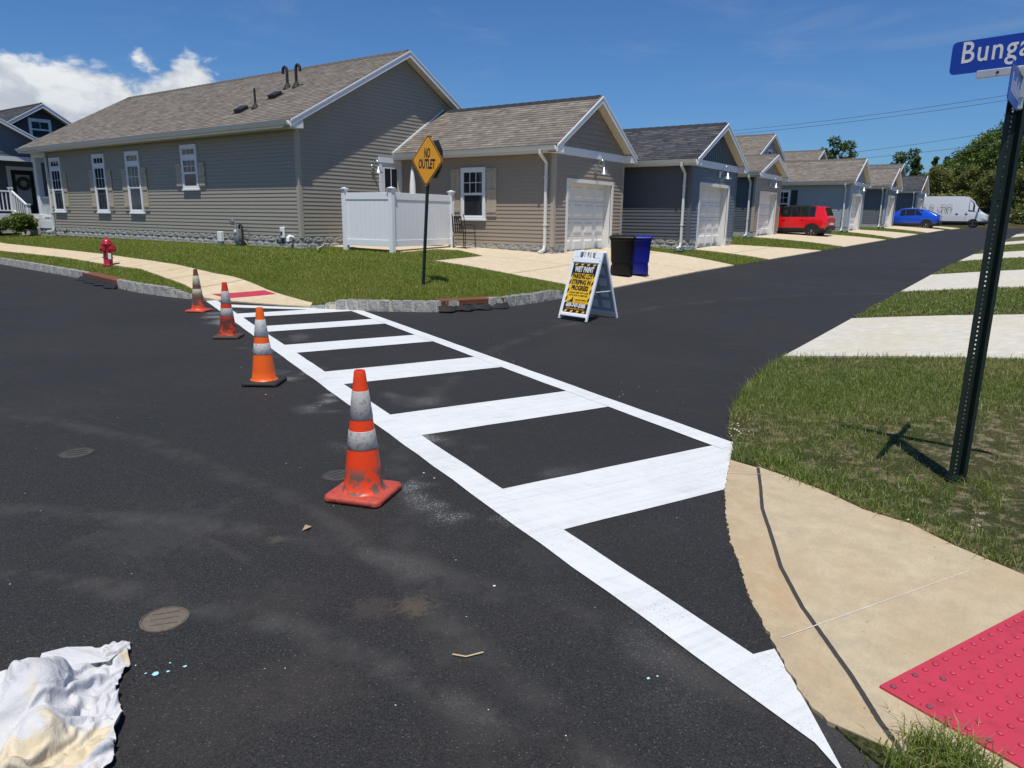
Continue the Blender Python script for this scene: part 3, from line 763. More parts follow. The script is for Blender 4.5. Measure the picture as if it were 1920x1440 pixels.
# inlets: left one s-range is found from its y
ptsL, LL = walk(KL, .19)
gapL = (min(s for x, y, a, s in ptsL if y < 17.55), max(s for x, y, a, s in ptsL if y > 15.1))
def hL(x, y, s, L): return .035+.135*float(ss(0., 1.3, L-s))
kerb('kerb', KL, [gapL], hL)
ptsR, LR_ = walk(KERB_R, .19)
gapR = (min(s for x, y, a, s in ptsR if x > 8.62), max(s for x, y, a, s in ptsR if x < 9.62))
def hR(x, y, s, L): return .03+.14*float(ss(0., .75, s))*(1-.75*float(ss(.35, 0., L-s)))
kerb('kerb', KERB_R, [gapR], hR)
# storm drain inlets: rusty iron head over a dark throat, filter fabric spilling out
def inlet(P0, P1, label, z, slots):
    a = Vector((*P0, 0)); b_ = Vector((*P1, 0)); ang = math.atan2(b_.y-a.y, b_.x-a.x); L = (b_-a).length
    o = empty('storm_drain', (a.x, a.y, z), label, 'storm drain', rz=ang)
    MB().box(0, -.02, .125, L, .26, .175).box(0, -.02, .055, L, .03, .125).box(-.01, 0, -.05, .02, .26, .15).box(L-.02, 0, -.05, L+.01, .26, .15).build('iron_head', 'rust_iron', o, bevel=.006)
    MB().box(.02, .05, -.2, L-.02, .25, .122).build('throat', 'interior_dark', o)
    for k in range(slots):
        x = L*(k+.8)/(slots+.6); MB().box(x-.07, -.024, .075, x+.07, -.01, .10).build('slot', 'interior_dark', o)
    # fabric: a crumpled strip
    nx_, ny_ = 26, 5; mb = MB(); rng = random.Random(int(a.x*100))
    vs = [(L*(i/(nx_-1))*1.12-.06*L, -.02-.20*(j/(ny_-1))*(.4+.6*math.sin(i*.5)**2)+rng.uniform(-.015, .015), .07*(1-j/(ny_-1))**1.5+.015*rng.random()+.012) for i in range(nx_) for j in range(ny_)]
    mb.add(vs, [(i*ny_+j, (i+1)*ny_+j, (i+1)*ny_+j+1, i*ny_+j+1) for i in range(nx_-1) for j in range(ny_-1)])
    mb.build('filter_fabric', 'filter_fabric', o, smooth=True)
    return o
inlet((8.60, 7.60), (9.66, 7.13), 'rusty iron storm drain inlet in the kerb below the yellow diamond sign', float(base(9.1)), 4)
inlet((7.55, 17.55), (7.10, 15.08), 'rusty storm drain inlet with black fabric below the red hydrant', 0., 6)

# ------------------------------------------------------------------ building kit
PITCH_S = .108
def boards(parent, org, W, outline, z0, z1, mat, openings=(), joined=False, step=PITCH_S):
    """lap siding: every course its own board (or one joined piece where the photo cannot tell them apart)"""
    acc = MB(); z = z0
    while z < z1-1e-4:
        zt = min(z+step, z1)
        ob, ot = outline(z+.001), outline(zt-.001)
        if not ob: break
        if not ot or ot[1]-ot[0] < .01: m_ = (ob[0]+ob[1])/2; ot = (m_-.004, m_+.004)
        spans = [(ob[0], ob[1], ot[0], ot[1])]
        for (u0, u1, a, b_) in openings:
            if min(b_, zt)-max(a, z) > .02:
                new = []
                for s in spans:
                    if u1 <= s[0] or u0 >= s[1]: new.append(s); continue
                    if u0 > s[0]+.02: new.append((s[0], u0, s[2], u0))
                    if u1 < s[1]-.02: new.append((u1, s[1], u1, s[3]))
                spans = new
        for (a0, a1, b0, b1) in spans:
            mb = acc if joined else MB()
            bt = .0175
            mb.add([W.pt(a0, z, 0), W.pt(a1, z, 0), W.pt(a1, z, bt), W.pt(a0, z, bt), W.pt(b1, zt, .003), W.pt(b0, zt, .003)], [(0, 1, 2, 3), (3, 2, 4, 5)])
            if not joined: mb.build('siding_board', mat, parent, org)
        z = zt
    if joined: tag(acc.build('siding', mat, parent, org), kind='stuff')

BLOCK = {}
def block_mesh(k, mat):
    key = (k, mat)
    if key not in BLOCK:
        rng = random.Random(k+31); bm = bmesh.new(); bmesh.ops.create_grid(bm, x_segments=7, y_segments=4, size=.5)
        vs = bm.verts[:]
        for v in vs:
            x, y = v.co.x, v.co.y; rim = max(abs(x), abs(y)) > .49
            v.co = Vector((x*.384, 0, y*.184)); v.co.y = -(0. if rim else rng.uniform(.008, .030))
        r = bmesh.ops.extrude_edge_only(bm, edges=[e for e in bm.edges if e.is_boundary])
        for g in r['geom']:
            if isinstance(g, bmesh.types.BMVert): g.co.y += .03
        bmesh.ops.recalc_face_normals(bm, faces=bm.faces)
        me = bpy.data.meshes.new('block'); bm.to_mesh(me); bm.free(); me.materials.append(MATS[mat]); BLOCK[key] = me
    return BLOCK[key]
def foundation(parent, org, W, u0, u1, ztop, rows, built=True):
    mb = MB(); W.box(mb, u0, u1, ztop-rows*.19-.4, ztop, -.22, .004); f = mb.build('foundation', 'split_block', parent, org)
    if not built: f.data.materials.clear(); f.data.materials.append(MATS['split_block']); return f
    ang = math.atan2(W.u.y, W.u.x); flip = Vector((-W.u.y, W.u.x, 0)).dot(W.n) > 0
    n = int(math.ceil((u1-u0)/.392))
    for r in range(rows):
        for k in range(n+1):
            c = u0+.196+k*.392-(.196 if r % 2 else 0)
            a, b_ = max(c-.196, u0), min(c+.196, u1)
            if b_-a < .06: continue
            p = W.pt((a+b_)/2, ztop-.095-r*.19, .002)
            inst('block', block_mesh((k*3+r*5) % 6, 'split_block'), f, p-Vector(org), (0, 0, ang+(math.pi if flip else 0)), ((b_-a)/.392, 1, 1))
    return f

def shingles(parent, org, E0, along, up, L, S, mat, name='shingles'):
    """stepped courses of shingles on one slope; E0 eave corner, along/up unit vectors"""
    E0, along, up = Vector(E0), Vector(along), Vector(up); n = along.cross(up).normalized()
    if n.z < 0: n = -n
    e = .14; k = int(math.ceil(S/e)); vs, fs, uv = [], [], []
    for i in range(k):
        s0, s1 = i*e, min((i+1)*e, S)
        a = E0+up*s0; b_ = E0+up*s1
        i0 = len(vs)
        vs += [a+n*.004, a+along*L+n*.004, a+along*L+n*.016, a+n*.016, b_+along*L+n*.006, b_+n*.006]
        fs += [(i0, i0+1, i0+2, i0+3), (i0+3, i0+2, i0+4, i0+5)]
        uv += [(0, s0+.002), (L, s0+.002), (L, s0+.004), (0, s0+.004), (0, s0+.004), (L, s0+.004), (L, s0+.138), (0, s0+.138)]
    me = bpy.data.meshes.new(name); ox = Vector(org); me.from_pydata([v-ox for v in vs], [], fs)
    ul = me.uv_layers.new(name='UVMap'); ul.data.foreach_set('uv', np.array(uv, np.float32).ravel())
    me.materials.append(MATS[mat]); o = inst(name, me, parent); tag(o, kind='stuff'); return o

def gable_roof(parent, org, x0, x1, y0, y1, zs, zr, ov, rk0, rk1, mat, cap, trim='trim_white', soffit='soffit_cream', gut=True, sides=(True, True)):
    """ridge along Y; gable ends at y0 (near) and y1; zs soffit height, zr ridge height, ov eave overhang, rk rake overhangs"""
    xc = (x0+x1)/2; half = (x1-x0)/2+ov; ya, yb = y0-rk0, y1+rk1; ze = zs+.17; p = (zr-ze)/half
    th = .05
    mb = MB()
    for sx in (-1, 1):
        mb.extrude([(xc+sx*half, ya, ze-th), (xc+sx*half, ya, ze), (xc, ya, zr), (xc, ya, zr-th)], (0, yb-ya, 0))
    roof = mb.build('roof', 'black_paint', parent, org)
    S = math.hypot(half, zr-ze)
    for sx in (-1, 1):
        up = Vector((-sx*half, 0, zr-ze)).normalized()
        shingles(roof, org, (xc+sx*half, ya, ze), (0, 1, 0), up, yb-ya, S, mat)
    # ridge caps
    nc = int((yb-ya-.15)/.30)
    m1 = MB()
    for k in range(nc):
        y = ya+.08+k*.30
        m1.add([(xc-.15, y, zr-p*.15+.024), (xc, y, zr+.045), (xc+.15, y, zr-p*.15+.024), (xc-.15, y+.30, zr-p*.15+.016), (xc, y+.30, zr+.034), (xc+.15, y+.30, zr-p*.15+.016),
                (xc-.15, y, zr-p*.15+.0), (xc-.15, y+.30, zr-p*.15), (xc+.15, y, zr-p*.15), (xc+.15, y+.30, zr-p*.15)],
               [(0, 1, 4, 3), (1, 2, 5, 4), (6, 0, 3, 7), (2, 8, 9, 5), (0, 2, 1)])
    m1.build('ridge_cap', cap, roof, org)
    # soffits and fascias
    for sx, on in zip((-1, 1), sides):
        wx = x0 if sx < 0 else x1; ex = xc+sx*half
        MB().box(min(wx, ex)+.01, ya+.02, zs-.012, max(wx, ex)-.01, yb-.02, zs).build('soffit', soffit, roof, org)
        MB().box(min(ex, ex-sx*.02), ya+.012, zs-.02, max(ex, ex-sx*.02), yb-.012, ze-th*.9).build('fascia', trim, roof, org)
        if gut and on:   # K-style gutter
            prof = [(0, -.002), (0, -.118), (.065, -.118), (.082, -.09), (.102, -.055), (.112, -.02), (.118, -.002), (.104, -.002), (.098, -.02), (.012, -.1), (.012, -.002)]
            MB().extrude([(ex+sx*(a+.002), ya+.03, ze-.012+b_) for a, b_ in prof], (0, yb-ya-.06, 0)).build('gutter', 'gutter_white', roof, org)
    # rakes: boards on the near gable, sloping soffit under the overhang
    for y, d in ((ya, rk0), (yb, -rk1)):
        for sx in (-1, 1):
            a = Vector((xc+sx*half, y, ze)); b_ = Vector((xc, y, zr))
            t_ = -.018 if d > 0 else .018
            MB().extrude([(a.x, y, a.z-.17), (a.x, y, a.z-.004), (b_.x, y, b_.z-.004), (b_.x, y, b_.z-.17-.02)], (0, t_, 0)).build('rake_board', trim, roof, org)
            MB().extrude([(a.x, y+t_, a.z-.045), (a.x, y+t_, a.z-.004), (b_.x, y+t_, b_.z-.004), (b_.x, y+t_, b_.z-.045)], (0, t_, 0)).build('rake_trim', trim, roof, org)
            zz = -.15
            xin = xc+sx*((x1-x0)/2-.02)
            MB().extrude([(a.x, y, a.z+zz), (a.x, y, a.z+zz+.012), (b_.x, y, b_.z+zz+.012), (b_.x, y, b_.z+zz)], (0, d, 0)).build('rake_soffit', soffit, roof, org)
            # boxed eave return
            if d > 0: MB().extrude([(a.x, y-.001, zs-.02), (a.x, y-.001, a.z-.17), (xin, y-.001, min(a.z-.17+p*abs(xin-a.x), zs+.2)), (xin, y-.001, zs-.02)], (0, rk0+.02, 0)).build('eave_return', trim, roof, org)
    return roof, p, half

def window(parent, org, W, u0, u1, z0, z1, transom=0., cols=3, rows=2, glass='window_glass', case=.09, blind=True):
    """double-hung window proud of the siding; muntins in the upper sash"""
    mb = MB(); d = .066
    W.box(mb, u0, u0+case, z0, z1, 0, d); W.box(mb, u1-case, u1, z0, z1, 0, d)
    W.box(mb, u0+case, u1-case, z1-case*1.25, z1, 0, d); W.box(mb, u0+case, u1-case, z0, z0+case*.8, 0, d)
    w = mb.build('window', 'trim_white', parent, org, bevel=.004)
    mb = MB(); W.box(mb, u0-.03, u1+.03, z0-.045, z0+.004, .0, .09); mb.build('sill', 'trim_white', w, org, bevel=.004)
    a, b_ = u0+case, u1-case; zt = z1-case*1.25; zb = z0+case*.8
    def lights(za, zb_, c, r, dd):
        mb = MB(); W.box(mb, a+.02, b_-.02, za+.02, zb_-.02, .003, dd); mb.build('pane', glass, w, org)
        mb = MB()
        W.box(mb, a, a+.03, za, zb_, 0, dd+.012); W.box(mb, b_-.03, b_, za, zb_, 0, dd+.012); W.box(mb, a+.03, b_-.03, za, za+.035, 0, dd+.012); W.box(mb, a+.03, b_-.03, zb_-.03, zb_, 0, dd+.012)
        mb.build('sash', 'trim_white', w, org)
        for k in range(1, c):
            u = a+.03+(b_-a-.06)*k/c; mb = MB(); W.box(mb, u-.009, u+.009, za+.035, zb_-.03, dd-.002, dd+.008); mb.build('muntin', 'trim_white', w, org)
        for k in range(1, r):
            z = za+.035+(zb_-za-.065)*k/r; mb = MB(); W.box(mb, a+.03, b_-.03, z-.009, z+.009, dd-.002, dd+.0075); mb.build('muntin', 'trim_white', w, org)
    if transom:
        lights(zt-transom, zt, 3, 1, .036)
        mb = MB(); W.box(mb, a, b_, zt-transom-case*1.3, zt-transom, 0, d-.003); mb.build('mullion', 'trim_white', w, org)
        zt = zt-transom-case*1.3
    zm = (zt+zb)/2
    lights(zm, zt, cols, rows, .044); lights(zb, zm, 1, 1, .034)
    return w
def shutter(parent, org, W, u0, u1, z0, z1, mat):
    mb = MB(); n = 2
    for k in range(n):
        a = u0+(u1-u0)*k/n; W.box(mb, a+.004, a+(u1-u0)/n-.004, z0, z1, .012, .045)
    s = mb.build('shutter', mat, parent, org, bevel=.003)
    for zc in (z0+(z1-z0)*.12, z0+(z1-z0)*.52, z1-(z1-z0)*.1):
        mb = MB(); W.box(mb, u0+.004, u1-.004, zc-.05, zc+.05, .045, .065); mb.build('batten', mat, s, org, bevel=.003)
def downspout(parent, org, W, u, ztop, zbot, kick=.25, out=.33):
    a = W.pt(u, ztop, out); b_ = W.pt(u, ztop-.10, out); c = W.pt(u, ztop-.32, .07)
    pts = [a, b_, c, W.pt(u, zbot+.2, .07), W.pt(u, zbot+.06, .12), W.pt(u, zbot, .12+kick)]
    o = MB().tube(pts, .052, 4, square=True).build('downspout', 'gutter_white', parent, org, bevel=.006)
    for z in (ztop-.7, zbot+.75):
        mb = MB(); W.box(mb, u-.05, u+.05, z-.015, z+.015, .0, .118); mb.build('strap', 'gutter_white', o, org)
def wall_lamp(parent, org, W, u, z, s=1.):
    mb = MB(); W.box(mb, u-.065*s, u+.065*s, z-.11*s, z+.11*s, .0, .06); l = mb.build('wall_lamp', 'galvanised', parent, org, bevel=.01)
    pts = [W.pt(u, z, .02), W.pt(u, z+.02*s, .10*s)]+[W.pt(u, z+.06*s+.20*s*math.sin(k*math.pi/8), .12*s+.20*s*(1-math.cos(k*math.pi/8))/2) for k in range(9)]+[W.pt(u, z-.02*s, .32*s)]
    MB().tube(pts, .018*s, 8).build('gooseneck', 'galvanised', l, org, smooth=True)
    c = W.pt(u, 0, .32*s); M = Matrix.Translation((c.x, c.y, z-.14*s))
    MB().lathe([(.155*s, -.02*s), (.15*s, 0), (.06*s, .085*s), (.045*s, .15*s), (.02*s, .18*s)], 20, M).build('lamp_shade', 'galvanised', l, org, smooth=50)
    return l

def garage_door(parent, org, W, u0, u1, z0, z1, rec=.24, built=True):
    """casing and white returns round a recessed sectional door"""
    c = .10; mb = MB()
    W.box(mb, u0-c, u0, z0, z1+c, -.02, .03); W.box(mb, u1, u1+c, z0, z1+c, -.02, .03); W.box(mb, u0, u1, z1, z1+c, -.02, .03)
    W.box(mb, u0-.02, u0+.004, z0, z1, -rec, -.02); W.box(mb, u1-.004, u1+.02, z0, z1, -rec, -.02); W.box(mb, u0, u1, z1-.004, z1+.02, -rec, -.02)
    mb.build('door_frame', 'door_white', parent, org)
    mb = MB(); n = 4; h = (z1-z0)/n
    for k in range(n): W.box(mb, u0+.004, u1-.004, z0+k*h+.004, z0+(k+1)*h-.004, -rec-.04, -rec+.01)
    d = mb.build('garage_door', 'door_white', parent, org, bevel=.004)
    if not built: 
        return d
    cols = 4; w = (u1-u0)/cols
    for k in range(n):
        for j in range(cols):
            a, b_ = u0+j*w+.075, u0+(j+1)*w-.075; za, zb = z0+k*h+.09, z0+(k+1)*h-.09; dd = -rec+.01
            mb = MB(); t_ = .022; g = .05
            o = [(a, za), (b_, za), (b_, zb), (a, zb)]; i = [(a+g, za+g), (b_-g, za+g), (b_-g, zb-g), (a+g, zb-g)]
            mb.add([W.pt(*q, dd) for q in o]+[W.pt(*q, dd+t_) for q in i], [(0, 1, 5, 4), (1, 2, 6, 5), (2, 3, 7, 6), (3, 0, 4, 7), (4, 5, 6, 7)])
            mb.build('panel', 'door_white', d, org)
    return d

def garage(label, x0, x1, yf, yb, zb, zs, zr, side, front, corner, roofm, cap, gable, near=True, door=None, win=None, shut=None, rk=.28, ov=.34, sidestart=.26, lamp_u=None, fascia=None):
    org = ((x0+x1)/2, yf, zb); g = empty('garage', org, label, 'garage', 'garages along the alley')
    WL = Wall((x0, yf), (0, 1), (-1, 0)); WF = Wall((x0, yf), (1, 0), (0, -1)); WR = Wall((x1, yf), (0, 1), (1, 0))
    w, L, zt = x1-x0, yb-yf, zs; zsd = zb+sidestart
    foundation(g, org, WL, -.0, L, zsd+.02, 2 if near else 1, near)
    du0, du1, dz = door
    for (a, b_) in ((0., du0-.1), (du1+.1, w)):
        foundation(g, org, WF, a, b_, zsd+.02, 2 if near else 1, near)
    # walls
    mb = MB(); WL.box(mb, .02, L, zsd-.01, zt+.05, -.12, -.002); wl = mb.build('wall', side, g, org)
    boards(wl, org, WL, lambda z: (.05, L), zsd, zt, side, joined=not near)
    mb = MB(); WF.box(mb, .0, du0, zsd-.01, zt, -.2, -.003); WF.box(mb, du1, w, zsd-.01, zt, -.2, -.003); WF.box(mb, du0, du1, zb+dz, zt, -.2, -.003)
    wf = mb.build('wall', front, g, org)
    boards(wf, org, WF, lambda z: (.05, w-.05), zsd, zt-.02, front, [(du0-.1, du1+.1, zb-1, zb+dz+.1)], joined=not near)
    mb = MB(); WR.box(mb, .0, L, zb-.3, zt, -.12, -.002); mb.build('wall', side, g, org)
    mb = MB(); Wall((x0, yb), (1, 0), (0, 1)).box(mb, 0, w, zb-.3, zt, -.12, -.004); mb.build('wall', side, g, org)
    # corner boards
    for (xa, xb, ya, yb_) in ((x0-.022, x0+.085, yf-.022, yf-.0005), (x0-.022, x0-.0005, yf-.0005, yf+.085), (x1-.085, x1+.022, yf-.022, yf-.0005), (x1+.0005, x1+.022, yf-.0005, yf+.085)):
        MB().box(xa, ya, zsd-.03, xb, yb_, zt+.0).build('corner_board', corner, g, org)
    roof, p, half = gable_roof(g, org, x0, x1, yf, yb, zs, zr, ov, rk, 0., roofm, cap)
    # gable above the band
    band = MB(); WF.box(band, -.02, w+.02, zs-.015, zs+.20, -.02, .035); band.build('band_board', 'trim_white', g, org)
    xc = w/2; hgt = zr-.2-zs; half_w = w/2
    def zroof(u): return zr-.17-p*abs(u-xc)
    zb0 = zs+.2
    umax = (zr-.17-zb0)/p
    tri = [(xc-umax, zb0), (xc+umax, zb0), (xc, zr-.17)]
    mb = MB(); WF.panel(mb, tri, -.1, -.004); gb = mb.build('gable_panel', gable[1], g, org)
    def tri_out(z):
        h = (zr-.17-z)/p
        return (xc-h, xc+h) if h > .01 else None
    if gable[0] == 'shake' and near:
        z = zb0; r = 0; st = .15
        while z < zr-.3:
            o = tri_out(z+.001)
            if not o: break
            u = o[0]+(.0 if r % 2 else -.09); o2 = tri_out(min(z+st, zr-.19)) or (xc, xc)
            rng = random.Random(r)
            while u < o[1]:
                wd = rng.choice((.14, .19, .24, .29)); a, b_ = max(u+.007, o[0]), min(u+wd-.007, o[1])
                if b_-a > .02:
                    ta, tb = max(a, o2[0]), min(b_, o2[1])
                    if tb <= ta: ta = tb = min(max((a+b_)/2, o2[0]), o2[1])
                    dz_ = rng.uniform(0, .006); mb = MB()
                    mb.add([WF.pt(a, z, 0), WF.pt(b_, z, 0), WF.pt(b_, z, .028+dz_), WF.pt(a, z, .028+dz_), WF.pt(tb, z+st, .004), WF.pt(ta, z+st, .004)], [(0, 1, 2, 3), (3, 2, 4, 5)])
                    mb.build('shake', gable[1], gb, org)
                u += wd
            z += st; r += 1
    elif gable[0] == 'batten':
        u = xc-umax+.08
        while u < xc+umax-.05:
            top = zroof(u)
            if top-zb0 > .05:
                mb = MB(); WF.box(mb, u-.022, u+.022, zb0, top, 0, .02); mb.build('batten', gable[1], gb, org)
            u += .175
    else:
        boards(gb, org, WF, tri_out, zb0, zr-.3, gable[1], joined=True)
    garage_door(g, org, WF, du0, du1, zb-.02, zb+dz, built=True)
    wall_lamp(g, org, WF, (du0+du1)/2 if lamp_u is None else lamp_u, zb+dz+.42)
    downspout(g, org, WL, .22, zs+.06, hz(x0-.3, yf+.2)+.05, out=ov+.06)
    MB().tube([(x1+ov+.05, yf+.25, zs+.06), (x1+ov+.05, yf+.25, zs-.05), (x1+.07, yf+.25, zs-.3), (x1+.07, yf+.25, zb+.1)], .045, 4, square=True).build('downspout', 'gutter_white', g, org)
    if win:
        a, b_, z0_, z1_ = win; window(g, org, WL, a, b_, z0_, z1_)
        if shut:
            shutter(g, org, WL, a-.40, a-.035, z0_+.08, z1_-.03, shut); shutter(g, org, WL, b_+.035, b_+.40, z0_+.08, z1_-.03, shut)
    return g, WL, org

# ------------------------------------------------------------------ the row of garages
G1, G1L, g1o = garage('tan garage with brown shingle roof and shake gable, nearest behind the bins', 17.0, 21.05, 10.87, 16.62, .50, 3.25, 4.93, 'siding_tan', 'siding_tan', 'corner_board', 'shingle_brown', 'shingle_slate',
    ('shake', 'siding_tan'), True, (.72, 3.30, 2.02), (2.35, 3.28, 1.46, 2.94), 'shutter_tan', lamp_u=2.2)
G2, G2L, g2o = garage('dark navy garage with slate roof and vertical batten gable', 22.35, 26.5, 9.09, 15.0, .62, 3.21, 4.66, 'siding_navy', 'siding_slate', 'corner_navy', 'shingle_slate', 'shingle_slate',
    ('batten', 'siding_slate'), True, (.72, 3.35, 2.0), lamp_u=2.3)
shutter(G2, g2o, G2L, 3.6, 4.0, 1.45, 2.85, 'shutter_black')
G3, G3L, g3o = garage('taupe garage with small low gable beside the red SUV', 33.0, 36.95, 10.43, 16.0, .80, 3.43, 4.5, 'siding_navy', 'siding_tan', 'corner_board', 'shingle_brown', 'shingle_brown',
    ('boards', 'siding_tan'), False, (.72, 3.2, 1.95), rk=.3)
G4, G4L, g4o = garage('pale blue-grey garage with dark shutters behind the red SUV', 44.2, 48.3, 8.7, 15.0, .99, 3.55, 5.05, 'siding_pale', 'siding_pale', 'corner_pale', 'shingle_brown', 'shingle_brown',
    ('boards', 'siding_pale'), False, (.7, 3.3, 2.0), (3.2, 4.25, 1.75, 3.3), 'shutter_black')
G5, G5L, g5o = garage('slate grey garage with brown roof left of the blue car', 53.2, 57.2, 8.25, 14.0, 1.17, 3.65, 5.05, 'siding_slate', 'siding_slate', 'corner_pale', 'shingle_brown', 'shingle_brown',
    ('boards', 'siding_slate'), False, (.7, 3.2, 2.0))
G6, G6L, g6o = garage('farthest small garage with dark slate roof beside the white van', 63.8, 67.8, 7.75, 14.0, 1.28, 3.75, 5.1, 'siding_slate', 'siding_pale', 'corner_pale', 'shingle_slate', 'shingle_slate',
    ('boards', 'siding_pale'), False, (.7, 3.2, 2.0))

# ------------------------------------------------------------------ the house on the corner
HX0, HX1, HY0, HY1 = 13.0, 21.35, 16.65, 32.2
ho = ((HX0+HX1)/2, HY0, .6)
H = empty('house', ho, 'long taupe house with brown shingle roof on the corner lot behind the hydrant', 'house', 'houses')
WF_ = Wall((HX0, HY0), (0, 1), (-1, 0)); WG = Wall((HX0, HY0), (1, 0), (0, -1)); HL, HW = HY1-HY0, HX1-HX0
ZS, ZR, ZSD = 3.80, 6.46, .93
foundation(H, ho, WF_, 0, HL, ZSD+.0, 2); foundation(H, ho, WG, 0, 4.2, ZSD+.0, 2)
mb = MB(); WF_.box(mb, .02, HL, ZSD-.01, ZS, -.12, -.002); wl = mb.build('wall', 'siding_taupe', H, ho)
boards(wl, ho, WF_, lambda z: (.06, HL-.03), ZSD, ZS, 'siding_taupe')
roof, hp, hhalf = gable_roof(H, ho, HX0, HX1, HY0, HY1, ZS, ZR, .40, .30, 1.45, 'shingle_brown', 'shingle_brown')
def gout(z):
    zz = ZR-.19-hp*0
    h = (ZR-.18-z)/hp; c = HW/2
    if z < ZS: return (.06, HW)
    return (max(.0, c-h), min(HW, c+h)) if h > .02 else None
mb = MB(); hw = (ZR-.18-ZS)/hp
WG.panel(mb, [(.02, ZSD-.01), (HW, ZSD-.01), (HW, ZS), (HW/2+min(hw, HW/2), ZS+.0), (HW/2, ZR-.18), (max(0.02, HW/2-hw), ZS+.0), (.02, ZS)], -.12, -.002)
wg = mb.build('wall', 'siding_taupe', H, ho)
boards(wg, ho, WG, gout, ZSD, ZR-.2, 'siding_taupe')
for W_, nm in ((Wall((HX1, HY0), (0, 1), (1, 0)), 0), (Wall((HX0, HY1), (1, 0), (0, 1)), 1)):
    mb = MB(); W_.box(mb, 0, HL if not nm else HW, .4, ZS, -.1, -.004); mb.build('wall', 'siding_taupe', H, ho)
mb = MB(); Wall((HX0, HY1), (1, 0), (0, 1)).panel(mb, [(0, ZS), (HW, ZS), (HW/2, ZR-.2)], -.1, -.004); mb.build('gable_panel', 'siding_taupe', H, ho)
MB().box(HX0-.024, HY0-.024, ZSD-.05, HX0+.09, HY0-.0005, ZS).box(HX0-.024, HY0-.0005, ZSD-.05, HX0-.0005, HY0+.09, ZS).build('corner_board', 'corner_board', H, ho)
MB().box(HX0-.024, HY1-.09, ZSD-.05, HX0-.0005, HY1+.02, ZS).build('corner_board', 'corner_board', H, ho)
# windows along the long wall (u counts from the near corner)
for (a, b_, z0_, z1_, tr) in ((31.85-.92, 31.85, 1.52, 3.56, .24), (28.3-.9, 28.3, 1.52, 3.56, .24), (25.9-.92, 25.9, 1.52, 3.56, .24), (22.38-.9, 22.38, 2.27, 3.62, .22)):
    u0, u1 = a-HY0, b_-HY0
    window(H, ho, WF_, u0, u1, z0_, z1_, transom=tr, cols=3, rows=2)
    zt = z1_-.55
    shutter(H, ho, WF_, u0-.36, u0-.03, z0_+.06, zt, 'shutter_tan'); shutter(H, ho, WF_, u1+.03, u1+.36, z0_+.06, zt, 'shutter_tan')
downspout(H, ho, WF_, HL-.12, ZS+.08, .72, out=.42)
# side door in the gable wall, next to the garage
d0, d1 = 16.02-HX0, 16.98-HX0
mb = MB(); WG.box(mb, d0, d0+.10, .85, 3.25, 0, .05); WG.box(mb, d1-.10, d1, .85, 3.25, 0, .05); WG.box(mb, d0-.02, d1, 3.12, 3.28, 0, .06)
sd = mb.build('side_door', 'trim_white', H, ho)
mb = MB(); WG.box(mb, d0+.10, d1-.10, .85, 3.12, .0, .035); mb.build('leaf', 'door_white', sd, ho)
mb = MB(); WG.box(mb, d0+.22, d1-.22, 1.75, 2.95, .036, .041); mb.build('pane', 'window_glass', sd, ho)
mb = MB(); WG.box(mb, d0+.23, d1-.23, 1.76, 2.35, .0412, .0418); mb.build('curtain', 'curtain', sd, ho)
mb = MB(); WG.box(mb, (d0+d1)/2-.012, (d0+d1)/2+.012, 1.75, 2.95, .042, .05); mb.build('muntin', 'trim_white', sd, ho)
mb = MB(); WG.box(mb, d0+.22, d1-.22, 2.15, 2.17, .042, .049); mb.build('muntin', 'trim_white', sd, ho)
wall_lamp(H, ho, WG, d0-.28, 2.92, .9)
# where the garage roof meets the gable wall: white step flashing
MB().tube([(16.62, HY0-.03, 3.43), (19.0, HY0-.03, 4.97)], .035, 4, square=True).build('flashing', 'trim_white', H, ho)
# roof furniture on the lit slope
def on_slope(u_from_eave, y): 
    x = HX0-.40+u_from_eave; return Vector((x, y, ZS+.17+hp*u_from_eave+.012))
for (u_, y) in ((1.94, 19.5), (1.05, 19.98)):
    P_ = on_slope(u_, y); M = Matrix.Translation(P_) @ Matrix.Rotation(-math.atan(hp), 4, 'Y')
    MB().box(-.22, -.22, 0, .22, .22, .015, M).box(-.16, -.17, .015, .16, .17, .11, M).build('roof_vent', 'black_paint', roof, ho, bevel=.02)
P_ = on_slope(1.16, 19.45); MB().tube([P_, P_+Vector((0, 0, .55))], .032, 10).lathe([(.14, -.03), (.07, .06), (.035, .14)], 14, Matrix.Translation(P_)).build('vent_pipe', 'black_pipe', roof, ho, smooth=40)
for y, dx in ((19.78, 1), (19.34, -1)):
    P_ = on_slope(2.62, y)
    pts = [P_, P_+Vector((0, 0, .50))]+[P_+Vector((0, .10*dx*(1-math.cos(k*math.pi/6)), .50+.10*math.sin(k*math.pi/6)*1.3)) for k in range(1, 7)]+[P_+Vector((0, .2*dx, .43))]
    MB().tube(pts, .045, 10).lathe([(.16, -.05), (.09, .06), (.05, .14)], 14, Matrix.Translation(P_)).build('gooseneck_vent', 'black_pipe', roof, ho, smooth=40)
